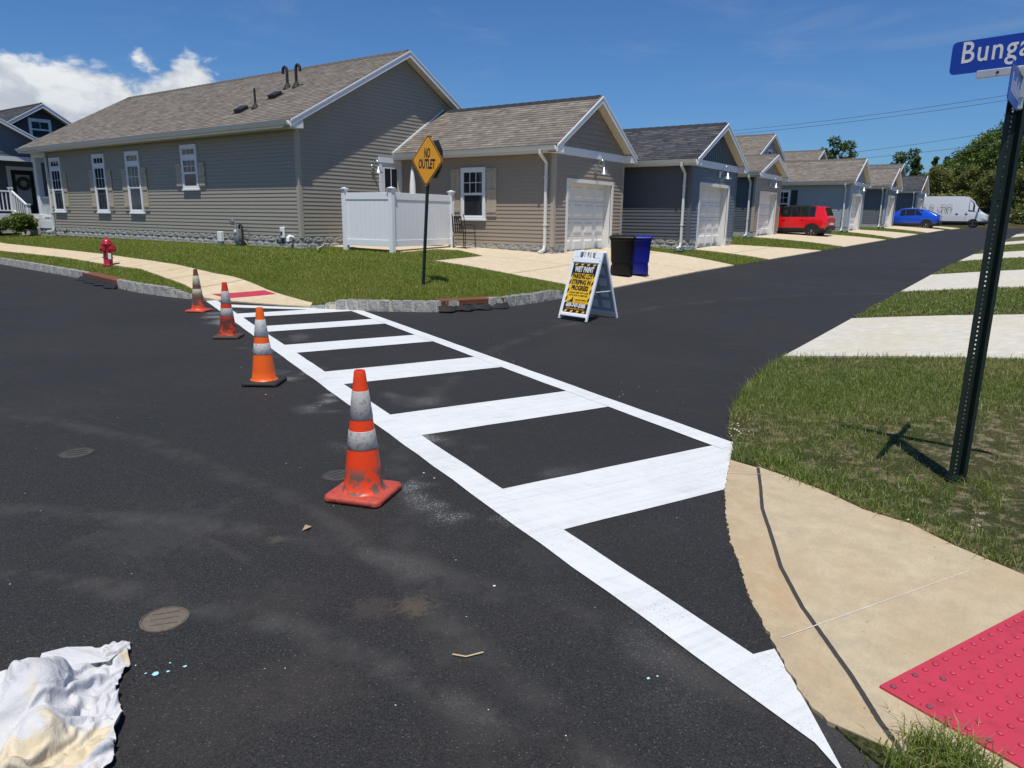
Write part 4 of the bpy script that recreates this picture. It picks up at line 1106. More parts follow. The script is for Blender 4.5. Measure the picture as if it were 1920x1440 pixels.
# front porch at the far end: deck, column, rail, beam
MB().box(HX0-.02, HY1+.02, .80, HX1, HY1+1.38, 1.22).build('porch_deck', 'porch_floor', H, ho)
MB().box(HX0-.05, HY1+.02, .86, HX0-.021, HY1+1.40, 1.16).box(HX0-.05, HY1+1.38, .86, HX1, HY1+1.41, 1.16).build('porch_skirt', 'trim_white', H, ho)
foundation(H, ho, Wall((HX0, HY1), (0, 1), (-1, 0)), .02, 1.36, .82, 1)
for yy in (HY1+1.22,):
    c = MB().box(HX0+.02, yy-.11, 1.22, HX0+.24, yy+.11, 3.62).build('column', 'trim_white', H, ho, bevel=.01)
    MB().box(HX0-.01, yy-.14, 1.22, HX0+.27, yy+.14, 1.40).build('column_base', 'trim_white', c, ho, bevel=.01); MB().box(HX0-.01, yy-.14, 3.45, HX0+.27, yy+.14, 3.62).build('column_cap', 'trim_white', c, ho, bevel=.01)
MB().box(HX0+.0, HY1+.02, 3.62, HX0+.24, HY1+1.36, 3.80).build('porch_beam', 'trim_white', H, ho)
mb = MB().box(HX0+.10, HY1+.03, 2.05, HX0+.16, HY1+1.1, 2.11).box(HX0+.10, HY1+.03, 1.30, HX0+.16, HY1+1.1, 1.35)
rail = mb.build('porch_rail', 'vinyl_white', H, ho)
for k in range(8):
    y = HY1+.12+k*.125; MB().box(HX0+.115, y-.018, 1.35, HX0+.145, y+.018, 2.05).build('baluster', 'vinyl_white', rail, ho)
# foundation vents
for u in (.95, 14.6):
    mb = MB(); WF_.box(mb, u-.2, u+.2, .66, .86, -.02, .012); v_ = mb.build('foundation_vent', 'meter_grey', H, ho)
    mb = MB(); WF_.box(mb, u-.17, u+.17, .69, .83, .012, .0135); mb.build('grille', 'interior_dark', v_, ho)
    for k in range(3): mb = MB(); WF_.box(mb, u-.17, u+.17, .715+k*.04, .727+k*.04, .0135, .022); mb.build('louvre', 'meter_grey', v_, ho)

# ------------------------------------------------------------------ houses behind the garages
def back_house(label, x0, x1, y0, y1, zb, zs, zr, side, roofm, dorm=True):
    org = ((x0+x1)/2, y0, zb); h = empty('house', org, label, 'house', 'houses')
    w = x1-x0; L = y1-y0; WGx = Wall((x0, y0), (1, 0), (0, -1)); WLx = Wall((x0, y0), (0, 1), (-1, 0))
    r, p, half = gable_roof(h, org, x0, x1, y0, y1, zs, zr, .35, .3, .3, roofm, roofm)
    MB().box(x0, y0+.004, zb-.4, x1, y1, zs).build('wall', side, h, org)
    boards(h.children[-1], org, WLx, lambda z: (0., L), zb+.3, zs, side, joined=True)
    mb = MB(); WGx.panel(mb, [(0., zs), (w, zs), (w/2, zr-.19)], -.1, -.004); gp = mb.build('gable_panel', side, h, org)
    boards(gp, org, WGx, lambda z: (w/2-(zr-.19-z)/p, w/2+(zr-.19-z)/p) if zr-.19-z > .02 else None, zs, zr-.2, side, joined=True)
    if dorm: window(h, org, WGx, w/2-.45, w/2+.45, zs+.75, zs+1.7, cols=2, rows=1)
    return h
back_house('brown-roofed house rising behind the small taupe garage', 42.6, 51.4, 14.2, 27., 1.0, 4.15, 6.75, 'siding_pale', 'shingle_brown')
back_house('brown-roofed house rising behind the pale blue-grey garage', 54.4, 63.2, 14.0, 27., 1.15, 4.15, 6.72, 'siding_slate', 'shingle_brown')
back_house('grey-roofed house rising behind the far slate garage', 68.0, 76.0, 10.4, 22., 1.3, 4.2, 6.45, 'siding_slate', 'shingle_grey', False)

# ------------------------------------------------------------------ neighbour at the left edge
NY = 37.0
no = (14.9, NY, .65)
N = empty('house', no, 'blue-grey house with white railed porch at the left edge of the picture', 'house', 'houses')
NW = Wall((11.4, NY), (1, 0), (0, -1))
nroof, npch, nh = gable_roof(N, no, 12.6, 17.3, NY, NY+9, 4.35, 6.2, .35, .35, .3, 'shingle_slate', 'shingle_slate')
mb = MB(); Wall((12.6, NY), (1, 0), (0, -1)).panel(mb, [(0, 3.9), (4.7, 3.9), (4.7, 4.36), (2.35, 6.03), (0, 4.36)], -.1, 0.); gp = mb.build('gable_panel', 'siding_dark_slate', N, no)
boards(gp, no, Wall((12.6, NY), (1, 0), (0, -1)), lambda z: (max(0, 2.35-(6.03-z)/npch), min(4.7, 2.35+(6.03-z)/npch)) if 6.03-z > .03 else None, 3.92, 6.0, 'siding_dark_slate', joined=True)
window(N, no, Wall((14.4, NY), (1, 0), (0, -1)), 0., .92, 4.66, 5.56, cols=2, rows=1, glass='teal_glass')
# the wider front gable of the porch, its right rake coming into view
proof, pp, ph = gable_roof(N, no, 8.4, 14.2, NY-1.6, NY+2, 4.1, 5.95, .3, .25, 0., 'shingle_slate', 'shingle_slate')
pw = Wall((8.4, NY-1.6), (1, 0), (0, -1))
mb = MB(); pw.panel(mb, [(0, 3.75), (5.8, 3.75), (5.8, 4.1), (2.9, 5.8), (0, 4.1)], -.1, 0.); gp2 = mb.build('gable_panel', 'siding_slate', N, no)
boards(gp2, no, pw, lambda z: (max(0, 2.9-(5.79-z)/pp), min(5.8, 2.9+(5.79-z)/pp)) if 5.79-z > .03 else None, 3.78, 5.7, 'siding_slate', joined=True)
mb = MB(); pw.box(mb, -.02, 5.82, 3.58, 3.76, -.12, .03); mb.build('porch_beam', 'trim_white', N, no)
MB().box(8.4, NY+.2, .4, 17.3, NY+9, 4.36).build('wall', 'siding_slate', N, no)
NB = Wall((8.4, NY+.2), (1, 0), (0, -1)); boards(N.children[-1], no, NB, lambda z: (0., 8.9), 1.5, 3.75, 'siding_slate', joined=True)
MB().box(8.4, NY-1.6, .6, 14.2, NY+.198, 1.42).build('porch_deck', 'porch_floor', N, no)
MB().box(8.4, NY-1.63, .95, 14.22, NY-1.601, 1.38).build('porch_skirt', 'trim_white', N, no)
# door with a wreath
mb = MB(); NB.box(mb, 4.95, 5.1, 1.42, 3.45, .0, .06); NB.box(mb, 6.0, 6.15, 1.42, 3.45, 0., .06); NB.box(mb, 5.1, 6.0, 3.3, 3.45, 0, .06)
nd = mb.build('front_door', 'trim_white', N, no)
mb = MB(); NB.box(mb, 5.1, 6.0, 1.42, 3.3, .0, .03); mb.build('leaf', 'black_paint', nd, no)
mb = MB(); NB.box(mb, 5.27, 5.83, 1.8, 3.1, .031, .036); mb.build('pane', 'curtain', nd, no)
c = NB.pt(5.55, 2.72, .07)
MB().tube([c+Vector((.22*math.cos(k*math.pi/8), 0, .22*math.sin(k*math.pi/8))) for k in range(17)], .085, 7).build('wreath', 'wreath_green', nd, no)
# rails and steps
def rail_run(parent, org, a, b_, h0=.12, h1=.92, sp=.14):
    a, b_ = Vector(a), Vector(b_); L = math.hypot(b_.x-a.x, b_.y-a.y); n = max(2, int(L/sp))
    r = MB().tube([a+Vector((0, 0, h1)), b_+Vector((0, 0, h1))], .045, 4, square=True).tube([a+Vector((0, 0, h0)), b_+Vector((0, 0, h0))], .035, 4, square=True).build('porch_rail', 'vinyl_white', parent, org)
    for k in range(1, n):
        p = a.lerp(b_, k/n); MB().box(p.x-.018, p.y-.018, p.z+h0, p.x+.018, p.y+.018, p.z+h1).build('baluster', 'vinyl_white', r, org)
    return r
rail_run(N, no, (8.6, NY-1.5, 1.42), (12.75, NY-1.5, 1.42)); rail_run(N, no, (12.82, NY-1.55, 1.42), (12.95, NY-2.6, .82))
for (x, y, z) in ((12.8, NY-1.5, 1.42), (12.97, NY-2.62, .75)):
    MB().box(x-.06, y-.06, z-.1, x+.06, y+.06, z+1.02).box(x-.085, y-.085, z+1.02, x+.085, y+.085, z+1.07).build('newel', 'vinyl_white', N, no, bevel=.006)
for k in range(3):
    MB().box(12.95, NY-1.64-.3*(k+1), .4, 14.1, NY-1.64-.3*k, 1.22-.2*k).build('step', 'porch_floor', N, no)
tm = text_mesh('72', .2, 'letter_white', bold=.006)
place_text(N, tm, Matrix(((1, 0, 0, 8.4+4.52-no[0]), (0, 0, -1, NY+.2-.034-no[1]), (0, 1, 0, 2.72-no[2]), (0, 0, 0, 1))))

def rounded_poly(P, r, n=4):
    out = []; m_ = len(P)
    for i in range(m_):
        a, b_, c = Vector(P[i-1]), Vector(P[i]), Vector(P[(i+1) % m_]); d1 = (a-b_).normalized(); d2 = (c-b_).normalized()
        p0, p1 = b_+d1*r, b_+d2*r
        for k in range(n+1):
            t_ = k/n; q = p0*(1-t_)**2+b_*2*t_*(1-t_)+p1*t_*t_; out.append((q.x, q.y))
    return out

# ------------------------------------------------------------------ traffic cones
def cone(loc, rz, label, body, coll, basem, s=1., tilt=(0, 0)):
    o = empty('traffic_cone', loc, label, 'traffic cone', 'traffic cones beside the crosswalk', rot=(tilt[0], tilt[1], rz)); o.scale = (s, s, s)
    def rb(w, z): return [(x, y, z) for x, y in rounded_poly([(-w/2, -w/2), (w/2, -w/2), (w/2, w/2), (-w/2, w/2)], .05, 5)]
    MB().loft([rb(.324, .002), rb(.338, .008), rb(.338, .024), rb(.328, .034), rb(.307, .038), rb(.19, .041)]).build('base', basem, o, smooth=50)
    rr = lambda z: .112-(.112-.030)*(z-.03)/(.68)
    prof = [(.130, .036), (.118, .046), (rr(.06), .06)]+[(rr(z), z) for z in (.12, .18, .24, .30, .36, .42, .48, .54, .60, .66, .70)]+[(.028, .712), (.022, .712), (.020, .66), (.012, .5)]
    MB().lathe(prof, 40).build('cone_body', body, o, smooth=50)
    for a, b_ in ((.283, .385), (.447, .603)):
        MB().lathe([(rr(a)+.0005, a), (rr(a)+.0022, a+.002), (rr(b_)+.0022, b_-.002), (rr(b_)+.0005, b_)], 40).build('reflective_collar', coll, o, smooth=50)
    return o
cone((2.545, 2.835, 0), R(20), 'nearest traffic cone, orange with sooty lower half and red base', 'cone_scuffed', 'collar_white', 'base_red', 1.0)
cone((3.85, 5.58, 0), R(35), 'bright orange traffic cone with black base, second from the camera', 'cone_clean', 'collar_clean', 'rubber_black', .985)
cone((5.10, 8.08, 0), R(40), 'grimy dark red-orange traffic cone with brown base, third from the camera', 'cone_dark', 'collar_white', 'base_brown', .97)
cone((6.22, 10.62, 0), R(30), 'farthest traffic cone with yellowed collars and brown scorched side', 'cone_brown', 'collar_yellow', 'base_red', .94)

# ------------------------------------------------------------------ fire hydrant
hx, hy = 8.34, 18.0; hzz = hz(hx, hy)
hyd = empty('fire_hydrant', (hx, hy, hzz), 'red fire hydrant leaning in the grass strip beside the sidewalk', 'fire hydrant', rot=(R(2), R(-4.5), R(200)))
MB().lathe([(.15, 0), (.15, .035), (.105, .04), (.10, .05), (.10, .19), (.118, .195), (.118, .215), (.098, .22), (.10, .40), (.112, .47), (.112, .50), (.09, .51)], 24).build('barrel', 'hydrant_red', hyd, smooth=40)
MB().lathe([(.135, .50), (.145, .51), (.145, .53), (.118, .54), (.108, .58), (.085, .62), (.05, .645), (.03, .65)], 24).build('bonnet', 'hydrant_red', hyd, smooth=40)
MB().lathe([(.022, .645), (.022, .69), (.012, .695)], 5).build('operating_nut', 'hydrant_red', hyd)
for k in range(8):
    a = k*math.pi/4; MB().lathe([(.012, .485), (.012, .545)], 6, Matrix.Translation((.127*math.cos(a), .127*math.sin(a), 0))).build('bolt', 'hydrant_red', hyd)
for a, r in ((0, .055), (90, .075), (180, .055)):
    M = Matrix.Rotation(R(a), 4, 'Z') @ Matrix.Translation((.085, 0, .405)) @ Matrix.Rotation(R(90), 4, 'Y')
    n_ = MB().lathe([(r, 0), (r, .05), (r+.012, .05), (r+.012, .095), (r*.6, .105), (.02, .11), (.02, .135), (.01, .138)], 14, M).build('nozzle', 'hydrant_red', hyd, smooth=35)
MB().box(.09, .10, .16, .10, .19, .30).build('tag', 'letter_white', hyd, bevel=.003)

# ------------------------------------------------------------------ NO OUTLET sign
sx_, sy_ = 9.44, 8.75; sz_ = hz(sx_, sy_)
sg = empty('road_sign', (sx_, sy_, sz_), 'yellow diamond NO OUTLET sign on a leaning dark green post in the lawn', 'road sign', rot=(R(3.1), R(1.6), 0))
def u_channel(mb, z0, z1, w=.075, d=.035, t_=.006, M=None):
    P = [(-w/2, 0), (-w/2+.018, 0), (-w/2+.026, d-t_), (w/2-.026, d-t_), (w/2-.018, 0), (w/2, 0), (w/2, t_), (w/2-.014, t_), (w/2-.021, d), (-w/2+.021, d), (-w/2+.014, t_), (-w/2, t_)]
    ring = [(x, y, z0) for x, y in P]
    if M is not None:
        ring = [M @ Vector(p) for p in ring]; return mb.extrude(ring, M.to_3x3() @ Vector((0, 0, z1-z0)))
    return mb.extrude(ring, (0, 0, z1-z0))
Mp = Matrix.Rotation(R(76), 4, 'Z')
u_channel(MB(), -.3, 2.55, M=Mp).build('post', 'post_green', sg)
# the plate's normal points at 166 degrees; local frame: x along the plate to the right as read, y up
nrm = Vector((math.cos(R(170)), math.sin(R(170)), 0)); ux_ = Vector((0, 0, 1)).cross(nrm)
def plate_frame(n, c): 
    u = Vector((0, 0, 1)).cross(n).normalized(); v = Vector((0, 0, 1))
    return Matrix(((u.x, v.x, n.x, c[0]), (u.y, v.y, n.y, c[1]), (u.z, v.z, n.z, c[2]), (0, 0, 0, 1)))
PF = plate_frame(nrm, Vector((0, 0, 2.14))+nrm*.045)
def plate(parent, name, P, mat, M, z0, z1): return MB().extrude([M @ Vector((x, y, z0)) for x, y in P], M.to_3x3() @ Vector((0, 0, z1-z0))).build(name, mat, parent)
dm = lambda s: rounded_poly([(0, -s), (s, 0), (0, s), (-s, 0)], .045)
pl = plate(sg, 'plate', dm(.438), 'sign_yellow', PF, -.003, 0)
plate(pl, 'border', dm(.426), 'sign_black', PF, .0002, .0010); plate(pl, 'field', dm(.400), 'sign_yellow', PF, .0006, .0022)
for txt, y, w, h in (('NO', .115, .165, .215), ('OUTLET', -.065, .46, .215)):
    place_text(pl, text_mesh(txt, h, 'sign_black', w, bold=.007), PF @ Matrix.Translation((0, y, .0032)))
for y in (.33, -.33): MB().lathe([(.008, 0), (.006, .004)], 8, PF @ Matrix.Translation((0, y, .002))).build('bolt', 'galvanised', pl)
# back of the stop sign on the same post
n2 = Vector((math.cos(R(-22)), math.sin(R(-22)), 0)); PF2 = plate_frame(n2, Vector((.02, -.02, 2.17))+n2*.07)
oc = [(.31*math.cos(R(22.5+45*k))/math.cos(R(22.5)), .31*math.sin(R(22.5+45*k))/math.cos(R(22.5))) for k in range(8)]
plate(sg, 'octagonal_plate', oc, 'sign_back', PF2, -.003, 0)

# ------------------------------------------------------------------ street name sign, right
px_, py_ = 4.70, .165; pz_ = .0
ss_ = empty('street_sign', (px_, py_, pz_), 'blue street name sign on a perforated dark green post, right edge', 'street sign', rot=(R(-.2), R(.9), 0))
Mq = Matrix.Rotation(R(-62), 4, 'Z')
def perforated_post(z0, z1, w=.10, dpt=.04, t_=.005, pitch=.0254, hr=.0055, M=Mq):
    mb = MB(); wi = .024          # half width of the web
    for s in (-1, 1):
        P = [(s*wi, dpt-t_), (s*wi, dpt), (s*(wi+.003), dpt), (s*(w/2-.016), t_), (s*w/2, t_), (s*w/2, 0), (s*(w/2-.019), 0), (s*(wi-.001), dpt-t_*1.2)]
        mb.extrude([M @ Vector((x, y, z0)) for x, y in P], M.to_3x3() @ Vector((0, 0, z1-z0)))
    n = int((z1-z0)/pitch)
    for k in range(n):
        za, zb = z0+k*pitch, z0+(k+1)*pitch; zc = (za+zb)/2
        inner = [(hr*math.cos(R(22.5+45*i)), zc+hr*math.sin(R(22.5+45*i))) for i in range(8)]
        outer = [(wi, zc+.004), (.005, zb), (-.005, zb), (-wi, zc+.004), (-wi, zc-.004), (-.005, za), (.005, za), (wi, zc-.004)]
        outer = [(wi, zc+pitch*.28), (wi*.4, zb), (-wi*.4, zb), (-wi, zc+pitch*.28), (-wi, zc-pitch*.28), (-wi*.4, za), (wi*.4, za), (wi, zc-pitch*.28)]
        for y in (dpt-t_, dpt):
            v = [M @ Vector((x, y, z)) for x, z in inner]+[M @ Vector((x, y, z)) for x, z in outer]
            f = [(i, (i+1) % 8, 8+(i+1) % 8, 8+i) for i in range(8)]
            mb.add(v, f)
            for sx, zz in ((1, zb), (-1, zb), (1, za), (-1, za)):
                pz = zc+pitch*.28 if zz == zb else zc-pitch*.28
                mb.add([M @ Vector(q) for q in ((sx*wi, y, pz), (sx*wi, y, zz), (sx*wi*.4, y, zz))], [(0, 1, 2)])
        mb.add([M @ Vector((x, y, z)) for y in (dpt-t_, dpt) for x, z in inner], [(i, (i+1) % 8, 8+(i+1) % 8, 8+i) for i in range(8)])
    return mb
post = perforated_post(-.2, 2.17).build('post', 'post_green', ss_)
MB().box(-.052, -.008, -.1, .052, .046, .075, Mq).build('ground_sleeve', 'post_green', ss_)
MB().box(-.025, -.01, 2.10, .025, .04, 2.19, Mq).build('post_cap', 'blade_aluminium', ss_, bevel=.006)
def blade(z0, z1, ang, L, txt, cx, label, cy=0.):
    n = Vector((math.cos(R(ang)), math.sin(R(ang)), 0)); F = plate_frame(n, (cx, cy, 0))
    P = rounded_poly([(-L/2, z0), (L/2, z0), (L/2, z1), (-L/2, z1)], .028)
    b_ = plate(ss_, 'name_blade', P, 'street_blue', F, -.002, .002)
    for s in ((1, -1) if txt else ()):
        FF = F if s > 0 else F @ Matrix.Rotation(math.pi, 4, 'Y')
        me = text_mesh(txt, .138, 'letter_white', None, bold=.0012, align='LEFT', space=1.12)
        sc = Matrix.Diagonal((.88, 1.12, 1, 1))
        place_text(b_, me, FF @ Matrix.Translation((-L/2+.045, (z0+z1)/2+.018, .0029)) @ sc)
    return F, b_
F1, b1 = blade(2.32, 2.488, 170, .95, 'Bungalow', .02, None, -.125)
MB().box(-.34, 2.285, -.012, .06, 2.325, .012, F1).build('bracket', 'blade_aluminium', ss_, bevel=.003)
for x in (-.24, .0): MB().lathe([(.008, 0), (.006, .005)], 8, F1 @ Matrix.Translation((x, 2.305, .012))).build('bolt', 'black_pipe', ss_)
F2, b2 = blade(2.09, 2.265, 266.5, .92, '', -.02, None)
for k in range(14):      # lettering too oblique to read: strokes only
    x = -.38+k*.055
    for s in (1, -1): MB().box(x, 2.135, s*.0022, x+.017, 2.135+(.085, .055, .06, .085, .055)[k % 5], s*.0028, F2).build('letter_stroke', 'letter_white', b2)
MB().box(-.16, 2.255, -.010, .16, 2.285, .010, F2).build('bracket', 'blade_aluminium', ss_, bevel=.003)
MB().box(-.02, -.02, 2.16, .02, .02, 2.31).build('cross_piece', 'blade_aluminium', ss_)

# ------------------------------------------------------------------ A-frame WET PAINT sign
afx, afy = 9.44, 5.36; af = empty('sandwich_board', (afx, afy, float(base(afx))), 'white A-frame WET PAINT sandwich board standing on the asphalt', 'sandwich board', rz=R(-11))
# local: x depth (front leaf towards -x), y width, z up
def leaf(sgn, name):
    a = math.atan2(.33, 1.0); L = 1.06
    # leaf frame: u along y, v up the slope, n outwards
    base_ = Vector((sgn*.36, 0, 0)); up = Vector((-sgn*math.sin(a), 0, math.cos(a))); n = Vector((sgn*math.cos(a), 0, math.sin(a)))
    u = up.cross(n)      # so that u, up, n is right handed
    M = Matrix(((u.x, up.x, n.x, base_.x), (u.y, up.y, n.y, base_.y), (u.z, up.z, n.z, base_.z), (0, 0, 0, 1)))
    w = .285
    mb = MB()
    for s in (-1, 1): mb.box(s*w-.03*(s > 0)-.0*(s < 0), 0, -.02, s*w+.03*(s < 0), L, .02, M)
    mb.box(-w+.03, .055, -.018, w-.03, .10, .018, M).box(-w+.03, .88, -.018, w-.03, .955, .018, M)
    mb.box(-w+.03, .955, -.018, -w+.13, L, .018, M).box(w-.13, .955, -.018, w-.03, L, .018, M)
    f = mb.build(name, 'frame_plastic', af, bevel=.006)
    for s in (-1, 1):
        for y in (.03, .92): MB().lathe([(.009, 0), (.006, .004)], 8, M @ Matrix.Translation((s*(w-.02), y, .02))).build('bolt', 'black_pipe', f)
    # handle loops
    for s in (-1, 1):
        MB().tube([M @ Vector((s*.02+s*.065*k_, .955+h_, 0)) for k_, h_ in ((0, 0), (.25, .09), (.75, .09), (1, 0))], .014, 6).build('handle', 'frame_plastic', f, smooth=40)
    MB().box(-w+.028, .095, -.004, w-.028, .885, .006, M).build('panel', 'frame_plastic' if sgn < 0 else 'frame_inner', f)
    return f, M, w
fr, FM, fw = leaf(-1, 'front_leaf'); bk, BM_, _ = leaf(1, 'back_leaf')
for j in range(4):
    for s in (-1, 1): MB().box(s*.12-.075, .16+j*.18, -.018, s*.12+.075, .28+j*.18, -.0045, BM_).build('moulding', 'frame_plastic', bk, bevel=.01)
for s in (-1, 1): MB().tube([FM @ Vector((s*.25, .45, -.02)), BM_ @ Vector((-s*.25, .45, -.02))], .006, 5).build('spreader', 'frame_plastic', af)
pw_, p0, p1 = .235, .115, .868
def pr(name, x0, x1, y0, y1, mat, z): return MB().box(x0, y0, z, x1, y1, z+.0006, FM).build(name, mat, fr)
pr('poster', -pw_, pw_, p0, p1, 'poster_yellow', .0065)
pr('headline_band', -pw_, pw_, .715, p1, 'sign_black', .0075); pr('foot_band', -pw_, pw_, p0, .262, 'sign_black', .0075)
for k in range(4):
    for y0, y1 in ((.838, .862), (.119, .150)):
        x = -.175+k*.117
        MB().extrude([FM @ Vector(q) for q in ((x-.033, y0, .0085), (x+.012, y0, .0085), (x+.033, y1, .0085), (x-.012, y1, .0085))], FM.to_3x3() @ Vector((0, 0, .0005))).build('hazard_mark', 'poster_yellow', fr)
for s in (-1, 1):
    x0, x1 = (-pw_, -pw_+.034) if s < 0 else (pw_-.034, pw_)
    for k in range(4):
        y = .27+k*.125
        if y+.1 > .79: break
        MB().extrude([FM @ Vector(q) for q in ((x0, y, .0075), (x1, y+.045, .0075), (x1, y+.105, .0075), (x0, y+.06, .0075))], FM.to_3x3() @ Vector((0, 0, .0005))).build('hazard_mark', 'sign_black', fr)
def tx(txt, y, h, w, mat, bold=.0, x=0., z=.0095): place_text(fr, text_mesh(txt, h, mat, w, bold), FM @ Matrix.Translation((x, y, z)))
tx('WET PAINT', .774, .115, .37, 'letter_white', .005)
tx('PARKING LOT', .668, .098, .385, 'sign_black', .0045); tx('STRIPING IN', .578, .098, .37, 'sign_black', .0045); tx('PROGRESS', .488, .098, .33, 'sign_black', .0045)
tx('PLEASE KEEP OFF LINES', .418, .032, .37, 'sign_black', .0004); tx('UNTIL SIGN IS REMOVED', .378, .032, .37, 'sign_black', .0004)
tx('CUSTOM STRIPING', .310, .03, .225, 'sign_black', .0006, .07); tx('& SEALCOATING LLC', .282, .024, .215, 'poster_orange', .0004, .07)
tx('609-747-5385', .224, .078, .385, 'letter_white', .004); tx('customstripingllc.com', .174, .034, .36, 'poster_orange', .0006)
for k, (xa, xb, h_) in enumerate(((-.20, -.155, .03), (-.165, -.125, .055), (-.13, -.095, .075), (-.105, -.075, .085))):
    MB().extrude([FM @ Vector(q) for q in ((xa, .275, .0095), (xb, .275, .0095), (-.085, .275+h_, .0095), (-.095, .275+h_*.95, .0095))], FM.to_3x3() @ Vector((0, 0, .0005))).build('logo_mark', 'sign_black', fr)

# ------------------------------------------------------------------ wheeled bins
def bin_(loc, rz, mat, label):
    o = empty('wheeled_bin', loc, label, 'wheeled bin', 'wheeled bins on the driveway', rz=rz)
    def ring(w, d, z, r=.05, y0=0):
        P = rounded_poly([(-w/2, -d/2+y0), (w/2, -d/2+y0), (w/2, d/2+y0), (-w/2, d/2+y0)], r, 3); return [(x, y, z) for x, y in P]
    MB().loft([ring(.40, .40, .03, .05), ring(.42, .43, .12, .05), ring(.44, .46, .30), ring(.47, .49, .31), ring(.52, .56, .78), ring(.54, .58, .80), ring(.56, .60, .82), ring(.56, .60, .845)]).build('body', mat, o, smooth=35)
    MB().loft([ring(.585, .64, .845, .05, -.01), ring(.59, .66, .865, .05, -.015), ring(.56, .62, .895, .05, -.01), ring(.46, .50, .915, .06)]).build('lid', 'bin_black' if mat == 'bin_black' else mat, o, smooth=35)
    for k in (-1, 0, 1): MB().box(k*.14-.03, -.24, .905, k*.14+.03, .22, .925).build('lid_rib', 'bin_black', o, bevel=.008)
    MB().tube([(-.2, .30, .84), (-.2, .37, .86), (.2, .37, .86), (.2, .30, .84)], .016, 8).build('handle', mat, o, smooth=40)
    for s in (-1, 1):
        M = Matrix.Translation((s*.23, .20, .11)) @ Matrix.Rotation(R(90), 4, 'Y')
        MB().lathe([(.05, -.025), (.108, -.025), (.112, 0), (.108, .025), (.05, .025)], 20, M).build('wheel', 'tyre', o, smooth=40)
    MB().box(-.10, -.262, .62, .10, -.258, .66).build('label_plate', 'meter_grey', o)
    return o
bin_((14.88, 7.62, hz(14.88, 7.62)+.02), R(-65), 'bin_black', 'black wheeled bin on the driveway in front of the garage')
bin_((15.40, 7.46, hz(15.4, 7.46)+.02), R(-60), 'bin_blue', 'blue wheeled bin standing right behind the black bin')

# ------------------------------------------------------------------ white vinyl privacy screen
FP = [(13.65, 15.55), (13.80, 13.90), (16.36, 14.02)]
fz = .575
fo = (13.8, 13.9, fz)
fe = empty('vinyl_fence', fo, 'white vinyl privacy screen round the patio beside the house', 'fence')
for k, (x, y) in enumerate(FP):
    z0 = hz(x, y)-.05; zt = fz+1.60
    p = MB().box(x-.064, y-.064, z0, x+.064, y+.064, zt).build('post', 'vinyl_white', fe, fo, bevel=.005)
    r = lambda w, z: [(x-w, y-w, z), (x+w, y-w, z), (x+w, y+w, z), (x-w, y+w, z)]
    MB().loft([r(.064, zt), r(.095, zt+.045), r(.098, zt+.06), r(.07, zt+.066), r(.012, zt+.095)]).build('post_cap', 'vinyl_white', p, fo)
    if k == 2:
        me = text_mesh('3', .15, 'sign_black', bold=.006); n = Vector((-math.sqrt(.5), -math.sqrt(.5), 0)); n = Vector((0, -1, 0))
        place_text(p, me, plate_frame(n, Vector((x, y-.066, zt-.15))-Vector(fo)))
for (a, b_) in ((FP[0], FP[1]), (FP[1], FP[2])):
    A_, B2 = Vector(a), Vector(b_); d = (B2-A_); L = d.length; d.normalize(); n = Vector((d.y, -d.x))
    if n.dot(Vector((-1, -1))) < 0: n = -n
    Wf = Wall(a, d, n)
    for nm, z0, z1 in (('top_rail', fz+1.37, fz+1.55), ('bottom_rail', fz+.14, fz+.31)):
        mb = MB(); Wf.box(mb, .065, L-.065, z0, z1, -.026, .026); mb.build(nm, 'vinyl_white', fe, fo, bevel=.004)
    nb = int((L-.13)/.165); wb = (L-.13)/nb
    for k in range(nb):
        mb = MB(); u = .065+k*wb; Wf.box(mb, u+.0025, u+wb-.0025, fz+.31, fz+1.37, -.012, .012); mb.build('board', 'vinyl_white', fe, fo, bevel=.003)

# patio things behind the screen
um = empty('patio_umbrella', (16.72, 15.9, .6), 'folded white patio umbrella standing behind the vinyl screen', 'umbrella')
MB().lathe([(.02, 0), (.02, .9), (.10, .92), (.115, 1.2), (.09, 1.9), (.05, 2.25), (.012, 2.42)], 12).build('canopy', 'umbrella_cloth', um, smooth=50)
MB().lathe([(.22, 0), (.22, .05), (.05, .07), (.03, .1)], 16).build('base', 'black_paint', um)
ch = empty('patio_chair', (16.45, 13.6, hz(16.45, 13.6)+.02), 'black metal patio chair against the garage wall beside the screen', 'chair', rz=R(90))
MB().box(-.22, -.22, .42, .22, .22, .445).build('seat', 'black_paint', ch, bevel=.01)
for x in (-.22, .22):
    for y in (-.22, .22): MB().tube([(x, y*1.08, 0), (x, y, .43)], .013, 6).build('leg', 'black_paint', ch)
    MB().tube([(x, .21, .43), (x, .25, .72), (x, .31, .98)], .013, 6).build('back_post', 'black_paint', ch)
    MB().tube([(x, .24, .66), (x*1.05, -.05, .68), (x, -.22, .62), (x, -.22, .43)], .012, 6).build('arm', 'black_paint', ch)
for k in range(5):
    x = -.16+k*.08; MB().box(x-.02, .235, .5, x+.02, .25, .95, Matrix.Rotation(R(-7), 4, 'X')).build('slat', 'black_paint', ch)
tb = empty('patio_table', (16.3, 14.9, .56), 'dark patio table behind the vinyl screen', 'table')
MB().lathe([(.45, .70), (.46, .71), (.45, .73)], 24).build('top', 'black_paint', tb)
for a in range(4): MB().tube([(.12*math.cos(a*1.57), .12*math.sin(a*1.57), .7), (.38*math.cos(a*1.57), .38*math.sin(a*1.57), 0)], .014, 6).build('leg', 'black_paint', tb)

